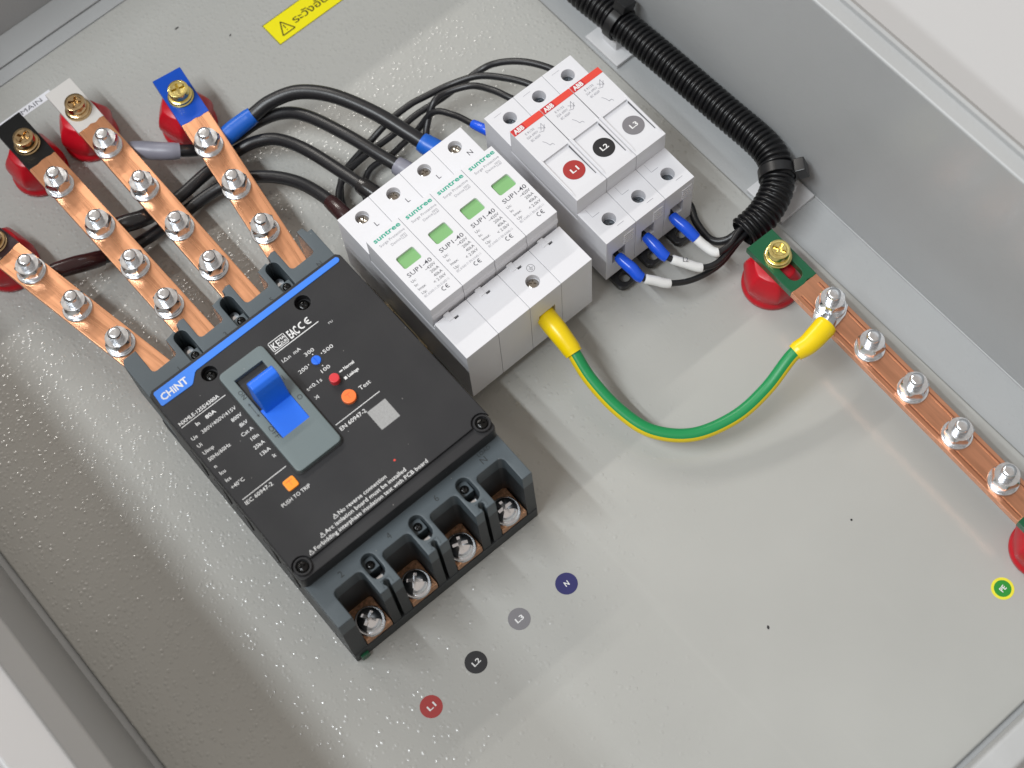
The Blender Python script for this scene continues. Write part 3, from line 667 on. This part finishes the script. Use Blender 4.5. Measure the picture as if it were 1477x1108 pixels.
# ================================================================== surge protective device
sd = thing('surge_protector', 'white four module surge protection device with green indicator windows', 'surge protector', (0, 0, 0))
ZS, ZCT = 50.8, 63.0; HS = 90.5; YC0, YC1 = 22.8, 67.4
prof = [(0, 7.5), (0, ZS), (YC0, ZS), (YC0, 44), (YC1, 44), (YC1, ZS), (HS, ZS), (HS, 7.5), (64, 7.5), (64, 2.5), (30, 2.5), (30, 7.5)]
def din_hole(c, x, y, zt, r, d): c.cyl(x, y, zt-d, zt+5, r, 28)
housing_me = None
for i in range(4):
    x0 = 18*i
    m = MB(); m.prism_x(prof, x0+0.05, x0+17.95, 0.30)
    h = m.obj('module_housing', 'white_pl', sd)
    c = MB(); din_hole(c, x0+9.3, 84.0, ZS, 3.25, 3.4)
    if i == 2:
        din_hole(c, x0+9.3, 9.1, ZS, 3.25, 3.4); c.box(x0+4.6, x0+14.0, -3, 9, 25.0, 35.4, 0)
    c.box(x0-1, x0+5.4, YC0-1.0, YC0+2, ZS-3, ZS+3); c.box(x0+8.6, x0+19, YC0-1.0, YC0+2, ZS-3, ZS+3); c.box(x0+8.4, x0+10.6, 17.6, 18.7, ZS-2, ZS+3)
    cut(h, c)
    sc1 = MB(); sc1.box(x0+8.3, x0+10.7, 17.5, 18.8, ZS-2.6, ZS-1.6); sc1.obj('release_slot', 'dark', h)
    tb_ = MB(); tb_.box(x0+5.6, x0+8.3, 18.4, YC0-0.1, ZS-0.4, ZS+0.35, 0.2); tb_.obj('release_tab', 'white_pl', h)
    put('terminal_screw', SCR_DIN, sd, x0+9.3, 84.0, ZS-3.3, 0.4+0.5*i)
    if i == 2: put('terminal_screw', SCR_DIN, sd, x0+9.3, 9.1, ZS-3.3, 0.9)
    # plug-in cartridge
    m = MB(); m.prism_x([(YC0+0.5, 44.2), (YC0+0.1, 52.5), (YC0-0.35, 53.2), (YC0-0.35, 56.2), (YC0+0.1, 57.0), (YC0, ZCT), (YC1, ZCT), (YC1-0.2, 44.2)], x0+0.07, x0+17.93, 0.32)
    ct = m.obj('cartridge', 'white_pl', sd)
    c = MB(); c.plate(rrect(x0+4.3, x0+13.9, 45.2, 52.2, 1.0), [], ZCT-1.6, ZCT+3); cut(ct, c)
    gw = MB(); gw.plate(rrect(x0+4.1, x0+14.1, 45.0, 52.4, 0.8), [], ZCT-2.4, ZCT-1.3); gw.obj('indicator_window', 'win_green', ct)
    Print(ZCT+0.05).text('suntree', x0+2.3, 63.6, 2.45, bold=0.03, width=14.4).obj('brand_lettering', 'teal', ct)
    q = Print(ZCT+0.05)
    q.text('SUP1-40', x0+3.0, 41.0, 2.15, width=13.0, bold=0.006)
    for t, t2, v in (('Uc:', '~420V', 38.7), ('In:', '20kA', 36.3), ('Imax:', '40kA', 33.9), ('Up:', '< 2.0kV', 31.5)):
        q.text(t, x0+2.4, v-0.6, 1.4).text(t2, x0+16.2, v, 1.5, align='RIGHT')
    q.text('CE', x0+10.0, 26.0, 0.01)
    ce(q, x0+11.2, 27.2, 1.1, 0.35)
    q.obj('printed_text', 'ink', ct)
    q = Print(ZCT+0.05); q.text('Surge Protective', x0+3.0, 60.6, 1.35, width=13.6).text('Device', x0+7.2, 57.9, 1.35, width=5.2).text('T2', x0+13.4, 57.9, 1.2)
    q.rect(x0+13.0, x0+15.6, 57.5, 57.65).rect(x0+13.0, x0+15.6, 59.3, 59.45).rect(x0+13.0, x0+13.15, 57.5, 59.4).rect(x0+15.45, x0+15.6, 57.5, 59.4)
    q.text('IEC 61643-11 EN 61643-11', x0+2.3, 29.0, 1.2, width=13.4)
    q.obj('printed_text', 'ink_faint', ct)
q = Print(ZS+0.05)
for i, t in enumerate('LLLN'): q.text(t, 18*i+11.2, 76.0, 2.6).rect(18*i+12.0, 18*i+14.2, 71.0, 71.15)
q.ring(48.9, 14.6, 1.9, 0.18).line([(48.9, 15.9), (48.9, 14.6)], 0.18).line([(47.8, 14.6), (50.0, 14.6)], 0.18).line([(48.1, 14.05), (49.7, 14.05)], 0.18).line([(48.5, 13.5), (49.3, 13.5)], 0.18)
q.obj('printed_text', 'ink', sd)
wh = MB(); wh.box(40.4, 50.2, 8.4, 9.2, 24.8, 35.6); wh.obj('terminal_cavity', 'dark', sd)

# DIN rail behind both devices
dr = thing('din_rail', 'yellow passivated steel mounting rail behind the white devices', 'rail', (0, 0, 0))
m = MB(); m.prism_x([(29.5, 5.2), (29.5, 6.4), (34.5, 6.4), (35.6, 1.2), (58.4, 1.2), (59.5, 6.4), (64.5, 6.4), (64.5, 5.2), (60.4, 5.2), (59.3, 0.05), (34.7, 0.05), (33.6, 5.2)], -5.5, 146, 0)
m.obj('rail_channel', 'rail', dr)
for y in (35.5, 58.0):
    g = MB(); g.box(-3.4, -0.25, y-2.2, y+2.2, 0.1, 11.0, 0.4); g.obj('rail_clip', 'rail', dr)
g = MB(); g.box(-4.5, -0.8, 38.6, 55.0, 6.5, 9.6, 0.4); g.obj('end_stop', 'dark', dr)
g = MB(); g.box(-0.75, -0.3, 32.0, 61.0, 6.5, 10.6, 0.1); g.obj('rail_edge', 'rail', dr)

# ================================================================== three module fuse switch
AR = math.radians(-0.9)
ab = thing('fuse_switch', 'white three module fuse switch with red strips and L1 L2 L3 discs', 'fuse switch', (83.4, 3.3, 0), AR)
AZ, AF, AH = 45.0, 57.4, 86.4; F0, F1 = 20.0, 66.8; AW = 17.5
prof = [(0, 9), (0, AZ), (F0+0.2, AZ), (F0+0.2, 40), (F1, 40), (F1, AZ), (AH, AZ), (AH, 9), (60, 9), (60, 2.5), (26, 2.5), (26, 9)]
fprof = [(F0+0.3, 40.2), (F0, AZ+3), (F0, AF-0.2), (F1, AF), (F1, 40.2)]
for i in range(3):
    x0 = AW*i
    m = MB(); m.prism_x(prof, x0+0.05, x0+AW-0.05, 0.32); h = m.obj('module_housing', 'white_pl2', ab)
    c = MB(); din_hole(c, x0+9.3, 78.6, AZ, 3.3, 6.0); din_hole(c, x0+9.2, 9.0, AZ, 3.3, 6.0); c.box(x0+3.6, x0+11.4, -3, 8, 21, 31)
    cut(h, c)
    put('terminal_screw', SCR_DIN2, ab, x0+9.3, 78.6, AZ-5.9, 0.3+i); put('terminal_screw', SCR_DIN2, ab, x0+9.2, 9.0, AZ-5.9, 1.0+0.6*i)
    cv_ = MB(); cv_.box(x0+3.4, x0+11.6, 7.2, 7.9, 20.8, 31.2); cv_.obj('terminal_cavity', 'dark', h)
    vn = MB()
    for k in range(5): vn.box(x0+10.2, x0+16.2, -0.35, 0.3, 32.0+k*1.9, 32.9+k*1.9, 0.15)
    vn.obj('vent_rib', 'white_pl2', h)
    pl_ = Print(AZ+0.05); pl_.line([(x0+4.2, 14.4), (x0+8.2, 14.4)], 0.2).line([(x0+4.2, 14.4), (x0+4.2, 19.2)], 0.12).line([(x0+9.8, 4.0), (x0+13.6, 4.0)], 0.2).line([(x0+3.6, 83.4), (x0+8, 83.4)], 0.15)
    pl_.obj('moulded_line', 'ink_faint', h)
    # handle block
    m = MB(); m.prism_x(fprof, x0+0.07, x0+AW-0.07, 0.32); hb = m.obj('handle', 'white_pl2', ab)
    c = MB(); c.prism_x([(24.6, AF-0.5), (24.6, AF+3), (45.2, AF+3), (45.2, AF-1.5)], x0+1.7, x0+15.9, 0)
    cut(hb, c)
    # raised rails beside the finger recess
    rr = MB()
    rr.prism_x([(21.5, AF-0.3), (24, AF+0.35), (45.5, AF+0.35), (48.0, AF-0.3)], x0+0.5, x0+1.5, 0.25); rr.prism_x([(21.5, AF-0.3), (24, AF+0.35), (45.5, AF+0.35), (48.0, AF-0.3)], x0+16.1, x0+AW-0.5, 0.25)
    rr.obj('finger_rail', 'white_pl2', hb)
    sm = MB(); sm.box(x0+15.6, x0+15.85, 25.5, 44.0, AF-1.6, AF-0.1, 0); sm.obj('recess_seam', 'seam', hb)
    # disc label on the recessed face
    sl_z = lambda y: AF-0.5-1.0*(y-24.6)/20.6
    tilt = math.atan2(-1.0, 20.6)
    dc = MB(); dc.lathe([(5.05, 0), (5.05, 0.12), (0.5, 0.12)], 0, 0, 40); do = dc.obj('disc_label', ('st_red', 'st_black', 'st_grey')[i], hb)
    do.location = ((x0+9.6)*S, 33.2*S, (sl_z(33.2)+0.05)*S); do.rotation_euler = (tilt, 0, 0)
    pt = Print(0.17).text('L%d' % (i+1), -2.0, -1.25, 2.5, bold=0.03, width=3.9).obj('disc_lettering', 'wprint', hb)
    pt.location = do.location; pt.rotation_euler = do.rotation_euler
    # red strip and print
    rs = MB(); rs.box(x0+0.2, x0+AW-0.2, 63.2, 66.7, AF-0.3, AF+0.12); rs.obj('red_strip', 'red_strip', hb)
    lg = MB(); lg.box(x0+0.6, x0+7.2, 63.25, 66.65, AF-0.2, AF+0.16); lg.obj('logo_field', 'red_logo', hb)
    Print(AF+0.20).text('ABB', x0+1.3, 63.75, 2.35, bold=0.05, width=5.4).obj('brand_lettering', 'wprint', hb)
    q = Print(AF+0.05); q.text('E 91/32', x0+4.4, 60.4, 1.2, width=5.0).text('32A 690V', x0+3.6, 58.2, 1.2, width=6.2).text('IEC 60269', x0+4.2, 56.0, 1.2, width=5.2)
    q.line([(x0+11, 60), (x0+13.5, 57.8), (x0+13.5, 61.0), (x0+11.2, 58.0)], 0.22).line([(x0+10, 57.8), (x0+12, 57.0), (x0+14.4, 59.6)], 0.2)
    q.line([(x0+8.0, 53.2), (x0+9.0, 51.4), (x0+9.4, 49.6), (x0+10.8, 49.6), (x0+11.2, 48.4)], 0.2)
    q.obj('printed_text', 'ink_faint', hb)
    if i: ln = MB(); ln.box(x0-0.16, x0+0.16, 46.0, 63.0, AF-1.2, AF-0.06); ln.obj('module_seam', 'seam', ab)
    # black foot clip
    fc = MB(); fc.plate(rrect(x0+3.2, x0+14.2, -7.6, 10, 3.4), [circ(x0+8.8, -3.2, 2.6, 20)], 3.0, 6.4, 0.4); fc.obj('foot_clip', 'tie', ab)

# ================================================================== cables
def cable(name, label, cat, pts, r, mname='pvc', sleeves=(), group=None, seg=16, per=10, mats=None, mifun=None, parts=()):
    path = smooth_path(pts, per); base = path[0]
    t = thing(name, label, cat, (base.x, base.y, 0), 0, group)
    off = Vector((base.x, base.y, 0))
    m = MB(); m.tube([p-off for p in path], r, seg, mifun=mifun); m.obj('conductor', mats or mname, t, smooth=60, wn=False)
    for nm, a, b, rad, mn in sleeves:
        n = len(path)-1; i0, i1 = int(round(a*n)), int(round(b*n)); seg_p = [p-off for p in path[i0:i1+1]]
        pr = rad if isinstance(rad, tuple) else (rad*0.93, rad, rad*0.93)
        def rf(tt, pr=pr):
            r = pr[0]+(pr[1]-pr[0])*tt*2 if tt < 0.5 else pr[1]+(pr[2]-pr[1])*(tt-0.5)*2
            return r*(0.95 if tt < 0.05 or tt > 0.95 else 1.0)
        s = MB(); s.tube(seg_p, rf, seg); s.obj(nm, mn, t, smooth=60, wn=False)
    return t
G1 = 'thick black cables to the surge protector'
cable('power_cable', 'black cable with blue sleeves curving from the blue ended busbar', 'cable',
      [(-16.1,179.4,17.5),(-10.1,178.6,18),(1.7,178.4,20),(11.7,177.4,22),(21.7,175.8,25),(33.9,168.7,29),(44.2,154.1,32),(52.7,132.8,33),(58,113.5,32),(60.3,105.1,31),(63.1,96.4,30),(63.8,89,30)], 3.6,
      sleeves=[('sleeve', 0.05, 0.27, 4.9, 'sl_blue'), ('sleeve', 0.80, 1.0, 5.2, 'sl_blue')], group=G1)
cable('power_cable', 'black cable with pale grey sleeves passing under the blue ended busbar', 'cable',
      [(-50.1,210,16.5),(-41.1,202.4,18),(-34.1,195.4,17.8),(-26.7,189.3,17),(-13.6,183.5,12),(0.7,180,12),(14,177,15),(24.4,170,19),(30.9,158.2,23),(36.8,134.9,28),(41.3,114,30),(44.4,102.2,30),(46.6,93,30),(47.4,88,30)], 3.1,
      sleeves=[('sleeve', 0.03, 0.24, 4.5, 'sl_grey'), ('sleeve', 0.82, 1.0, 4.9, 'sl_grey')], group=G1)
cable('power_cable', 'black cable with black sleeves, third from the top of the four thick cables', 'cable',
      [(-77.4,177,16.5),(-69.7,173.6,18),(-58.8,170.4,16.5),(-41.2,171.7,11),(-21,174.1,10),(-2.7,172.6,12),(7.2,168,15),(14.2,159.8,18),(19.2,143.1,23),(23.3,117.8,28),(24.9,106.4,30),(27.3,94,30),(27.8,88,30)], 3.1,
      sleeves=[('sleeve', 0.03, 0.18, 4.4, 'sl_black'), ('sleeve', 0.82, 1.0, 4.5, 'sl_black')], group=G1)
cable('power_cable', 'black cable with dark brown sleeves, lowest of the four thick cables', 'cable',
      [(-115.4,179.4,16.5),(-107,174.9,17.5),(-98,172.3,15.5),(-88.8,170.2,12),(-72.3,167.3,7),(-48.6,166.3,6),(-24.3,164.8,8),(-10.9,159.2,11),(-1.1,148.8,15),(5.8,134.7,20),(8.6,118.1,26),(8.8,104.2,30),(8.8,94,30),(8.8,88,30)], 3.1,
      sleeves=[('sleeve', 0.06, 0.25, 4.3, 'sl_brown'), ('sleeve', 0.80, 1.0, 4.0, 'sl_brown')], group=G1)
G2 = 'thin black wires at the head of the fuse switch'
cable('thin_wire', 'uppermost thin black wire arching into the third module of the fuse switch', 'wire',
      [(135.4,84,28),(134,90,28),(132.1,98.8,28),(126.1,110.8,26),(118.1,120.7,22),(109.5,125.5,18),(88.8,127.3,15),(72.9,129.6,13),(57.2,129,12),(42.4,129.6,11),(26.7,127.9,10),(16.9,119.9,9),(12,106,8),(10,96,7),(9.6,88,6)], 1.7, group=G2, seg=12)
cable('thin_wire', 'second thin black wire from the top at the fuse switch', 'wire',
      [(122.6,84,28),(121.5,90,28),(118.9,98.7,28),(113.9,109.3,26),(106.3,121.3,22),(94.7,128.9,18),(81.4,133.1,16),(73.3,135,15),(60.5,135.6,13),(46.5,134.7,9),(29,131.7,6),(20.2,123.6,5),(15.5,112,5),(13.5,98,5),(13,88,5)], 1.7, group=G2, seg=12)
cable('thin_wire', 'third thin black wire from the top at the fuse switch', 'wire',
      [(111.6,84,28),(110.6,90,28),(107.3,98.9,28),(104.7,108.7,26),(100.3,119.3,22),(90.1,125.8,19.5),(82.2,126.1,19),(73.5,121.7,13),(66,114,10),(60,106,9),(56,98,9)], 1.7, group=G2, seg=12)
cable('thin_wire', 'thin black wire with a blue ferrule behind the left corner of the fuse switch', 'wire',
      [(89.6,84,28),(88.6,89,28),(87,94.2,28),(85.5,101.2,26),(83.6,112.4,22),(78.5,122.4,18),(68.1,124.6,8.5),(58.3,124.3,7),(51.6,123.6,7),(40.8,124.7,6.5),(34.7,122.3,5.5),(28.7,115.4,5),(25.3,104.1,5),(24,92,5),(24,86,5)], 1.6,
      sleeves=[('ferrule', 0.06, 0.21, 2.5, 'lug_blue')], group=G2, seg=12)
# wires with blue pin terminals and white markers at the foot of the fuse switch
G3 = 'wires at the foot of the fuse switch'
def foot_wire(label, pts, letters, fsl, msl):
    return cable('control_wire', label, 'wire', pts, 1.45, group=G3, seg=14,
                 sleeves=[('pin_collar', fsl[0]-0.05, fsl[1], (2.5, 2.95, 2.7), 'lug_blue'), ('marker_sleeve', msl[0], msl[1], (2.3, 2.35, 2.3), 'marker')])
foot_wire('black wire with blue pin and white marker under the L1 module', [(90.6,4.9,25),(90.4,0.4,25),(91.2,-5.8,24),(91.9,-10.7,22),(96.7,-15.4,19),(101.8,-19.8,16),(112.6,-24.2,12),(127.4,-26,10),(142.7,-23.8,12.5),(157,-23,13.5)], '', (0.11, 0.35), (0.37, 0.56))
m2w = foot_wire('black wire with blue pin and lettered white marker under the L2 module', [(106.5,5.1,25),(106.7,0.1,25),(106.8,-5.5,24),(107.7,-11.1,22),(112.8,-17.9,19),(118.2,-23.6,16),(125.9,-26.2,15),(138.3,-24.6,15.5),(156,-23.6,16)], 'L2', (0.12, 0.38), (0.41, 0.63))
foot_wire('black wire with blue pin and white marker under the L3 module', [(123.3,4.6,25),(122.7,-0.3,25),(123.5,-6.1,24),(124.2,-11.5,22),(125.7,-17.5,19),(128.1,-23.1,17.5),(135.1,-24.2,18),(143.5,-22,18.5),(157,-22,18.5)], '', (0.12, 0.40), (0.40, 0.64))
lt = Print(21.9).text('L2', -0.2, 0, 2.2, rot=-0.75, width=2.4); 
lo = lt.obj('marker_lettering', 'ink', m2w); lo.location = (5.2*S, -22.6*S, 0)
cable('control_wire', 'plain black wire running behind the fuse switch into the conduit', 'wire',
      [(128,24,5),(137,17,5.5),(140.5,8.5,6),(136,-1.6,7),(134.1,-12.9,8.5),(138,-18.5,10),(145,-20.5,13),(158,-21.5,14.5)], 1.9, group=G3, seg=12)
# earth cable
pe = cable('earth_cable', 'green and yellow earth cable looping from surge protector to earth bar', 'cable',
      [(135.2,-85.0,28.2),(129,-85.8,28.0),(122.8,-86.1,27),(114.4,-85,25),(97,-87.6,19),(79,-87.1,15),(60.3,-80.5,13),(47.4,-67.4,14),(42.4,-51.3,17),(41.3,-33.6,22),(43,-19.6,27),(43.6,-9.7,30),(44.4,-1.2,30),(45.2,5,30)], 3.15, seg=24, per=12,
      mats=['pe_green', 'pe_yellow'], mifun=lambda t: 1 if 0.60 < t < 0.86 else 0,
      sleeves=[('sleeve', 0.0, 0.22, (5.3, 5.0, 4.3), 'sl_yellow'), ('sleeve', 0.765, 0.985, (4.3, 4.9, 4.7), 'sl_yellow')])
lg = MB()
lg.plate([(0.0, -4.9), (4.0, -6.2), (9.5, -7.4), (14.4, -6.4), (16.2, -2.0), (16.0, 2.4), (13.0, 6.6), (6, 6.2), (0.0, 4.9)], [], BT+0.15, BT+2.1, 0.4)
lgo = lg.obj('ring_lug', 'zinc', pe); lgo.location = (-1.2*S, 1.4*S, 0); lgo.rotation_euler = (0, 0, 0.38)
cr = MB(); cr.tube([(-1, 0, 28.4), (2.6, 1.3, 27.4)], 3.9, 16); cr.obj('lug_barrel', 'zinc', pe, smooth=60)

# ================================================================== corrugated conduit, ties and mounts
def catmull_len(pts, step):
    P = smooth_path(pts, 24); out = [P[0]]; acc = 0
    for a, b in zip(P[:-1], P[1:]):
        d = (b-a).length
        while acc+d >= step:
            t = (step-acc)/d; a = a+(b-a)*t; out.append(a.copy()); d = (b-a).length; acc = 0
        acc += d
    return out
CP = [(178,168,17),(177.9,150,17),(177.7,131.7,17),(177.8,122.3,17),(179.6,98.4,17),(181.4,64.4,17),(182.4,31.7,17.5),(183.0,3.0,18),(179.2,-9.1,18),(173,-16.3,17.5),(166.1,-20.2,17),(155.9,-23.0,16),(144.4,-23.2,15)]
cpath = catmull_len(CP, 0.4)
cd = thing('corrugated_conduit', 'black corrugated conduit running down the right wall and bending inward', 'conduit', (178, 168, 0))
off = Vector((178, 168, 0)); m = MB(); nC = len(cpath)
def crad(t):
    ph = round(t*(nC-1)) % 7
    return (8.05, 8.1, 8.05, 7.5, 6.75, 6.75, 7.5)[ph]
m.tube([p-off for p in cpath], crad, 28, cap=False); m.obj('ribbed_tube', 'conduit', cd, smooth=60, wn=False)
m = MB(); m.tube([p-off for p in cpath[-60:]], 6.0, 20, cap=False); m.obj('inner_bore', 'dark', cd, smooth=60, wn=False)
def tie(label, c, d, head_ang, rr=8.2):
    """strap ring round the conduit at c, axis d"""
    t = thing('cable_tie', label, 'cable tie', (c[0], c[1], 0), 0, 'black cable ties')
    d = Vector(d).normalized(); up = Vector((0, 0, 1)); a = (up-d*up.dot(d)).normalized(); b_ = d.cross(a)
    cc = Vector((0, 0, c[2])); m = MB(); n = 40; vs_ = []; fs = []
    for k in range(n):
        an = 2*math.pi*k/n
        for (r, o) in ((rr, -2.4), (rr+1.1, -2.4), (rr+1.1, 2.4), (rr, 2.4)):
            vs_.append(cc+(a*math.cos(an)+b_*math.sin(an))*r+d*o)
    for k in range(n):
        for q in range(4): fs.append((k*4+q, k*4+(q+1) % 4, ((k+1) % n)*4+(q+1) % 4, ((k+1) % n)*4+q))
    m.add(vs_, fs); m.obj('strap', 'tie', t, smooth=40)
    h = MB(); h.box(-4.4, 4.4, -3.6, 3.6, -1.0, 4.4, 0.7); ho = h.obj('head', 'tie', t)
    n_ = a*math.cos(head_ang)+b_*math.sin(head_ang); tg = d.cross(n_)
    ho.matrix_local = Matrix.Translation((cc+n_*(rr+1.4))*S) @ Matrix((tg, d, n_)).transposed().to_4x4()
    h2 = MB(); h2.box(-2.6, 2.6, -2.2, 2.2, 4.35, 5.0, 0.3); h2o = h2.obj('pawl', 'conduit', t); h2o.matrix_local = ho.matrix_local
    tl = MB(); tl.box(4.3, 8.8, -2.3, 2.3, 0.6, 1.8, 0.2); tlo = tl.obj('tail', 'tie', t); tlo.matrix_local = ho.matrix_local
    return t
tie('black cable tie on the straight upper run of the conduit', (179.3, 101.5, 17.0), (0.06, -1, 0), -0.35)
tie('black cable tie with its square head at the bend of the conduit', (177.2, -12.2, 17.9), (-0.75, -1, 0.0), -1.2)
def tie_mount(label, x, y):
    m = MB(); m.box(x-11, x+11, y-12, y+12, ZB+0.02, ZB+2.6, 0.5); 
    m.box(x-5.5, x+5.5, y-5, y+5, ZB+2.0, ZB+9.4, 0.8)
    o = m.obj('tie_mount', 'pad'); return tag(o, label, 'tie mount', 'white adhesive tie mounts')
tie_mount('white square tie mount under the straight run of the conduit', 180.4, 103.2)
tie_mount('white square tie mount under the bend of the conduit', 179.8, -14.0)

# ================================================================== stickers
def disc(label, x, y, txt, col, ring=None, rz=0.0, tw=3.9):
    t = thing('round_sticker', label, 'sticker', (x, y, 0), rz, 'round phase stickers on the plate')
    m = MB(); m.lathe([(4.95, 0.01), (4.95, 0.12), (0.4, 0.12)], 0, 0, 40); m.obj('disc', ring or col, t)
    if ring: m = MB(); m.lathe([(3.75, 0.1), (3.75, 0.16), (0.4, 0.16)], 0, 0, 40); m.obj('inner_disc', col, t)
    Print(0.20).text(txt, -tw/2-0.1, -1.15, 2.3, bold=0.03, width=tw).obj('lettering', 'wprint', t)
disc('round dark red sticker lettered L1 below the breaker', -103.4, -94.5, 'L1', 'st_red', rz=0.05)
disc('round black sticker lettered L2 below the breaker', -76.7, -92.4, 'L2', 'st_black', rz=0.08)
disc('round grey sticker lettered L3 below the breaker', -50.3, -90.2, 'L3', 'st_grey', rz=0.0)
disc('round navy blue sticker lettered N below the breaker', -24.5, -91.8, 'N', 'st_navy', rz=-0.1, tw=2.0)
disc('round green sticker with yellow rim lettered PE', 115.2, -217.3, 'PE', 'st_green', 'st_yel', rz=0.1, tw=2.8)
wl = thing('warning_label', 'yellow warning label with black triangle and Thai lettering', 'label', (52, 214.6, 0), 0)
m = MB(); m.box(0, 110, 0, 15.4, 0.01, 0.15); m.obj('sheet', 'warn_yel', wl)
q = Print(0.18)
tri = [(4.6, 3.4), (12.2, 3.4), (8.4, 11.2)]
q.line(tri+[tri[0]], 0.7).line([(8.4, 8.8), (8.4, 6.2)], 0.6).poly(circ(8.4, 5.0, 0.35, 8)).text('ระวังอันตราย', 13.6, 5.2, 4.4, width=37, bold=0.02)
for a, b_, c, d in ((0, 110, 0, 0.35), (0, 110, 15.05, 15.4), (0, 0.35, 0, 15.4)): q.rect(a, b_, c, d)
q.obj('lettering', 'warn_ink', wl)
tl = thing('tape_label', 'white tape label lettered MCCB MAIN beside the black busbar end', 'label', (-93.0, 267.9, 0), 0.0)
m = MB(); m.box(0, 42.0, 0, 4.7, 0.01, 0.15); m.obj('tape', 'label_w', tl)
Print(0.18).text('MCCB MAIN', 7.5, 1.0, 2.7, width=28.0).obj('lettering', 'ink', tl)
# specks of grit on the plate
for i, (x, y, a, b_) in enumerate(((18.9, 258.5, 1.0, 0.5), (36.7, 236.6, 0.7, 0.4), (27.8, -163.5, 0.9, 0.5), (88.7, -152.6, 0.6, 0.4))):
    m = MB(); m.lathe([(1, 0), (1.0, 0.2), (0.5, 0.5), (0.1, 0.5)], seg=9, mod=lambda an, z: 1+0.25*math.cos(2*an+i)); m.v = [(x_*a, y_*b_, z_) for x_, y_, z_ in m.v]
    o = m.obj('grit_speck', 'ledge'); o.location = (x*S, y*S, 0.01*S); o.rotation_euler = (0, 0, i*0.7)
    tag(o, ('dark speck near the head of the plate, left of the warning label', 'small dark speck just below the warning label', 'dark speck on the empty lower half of the plate', 'tiny dark speck between the earth cable and earth bar')[i], 'speck')
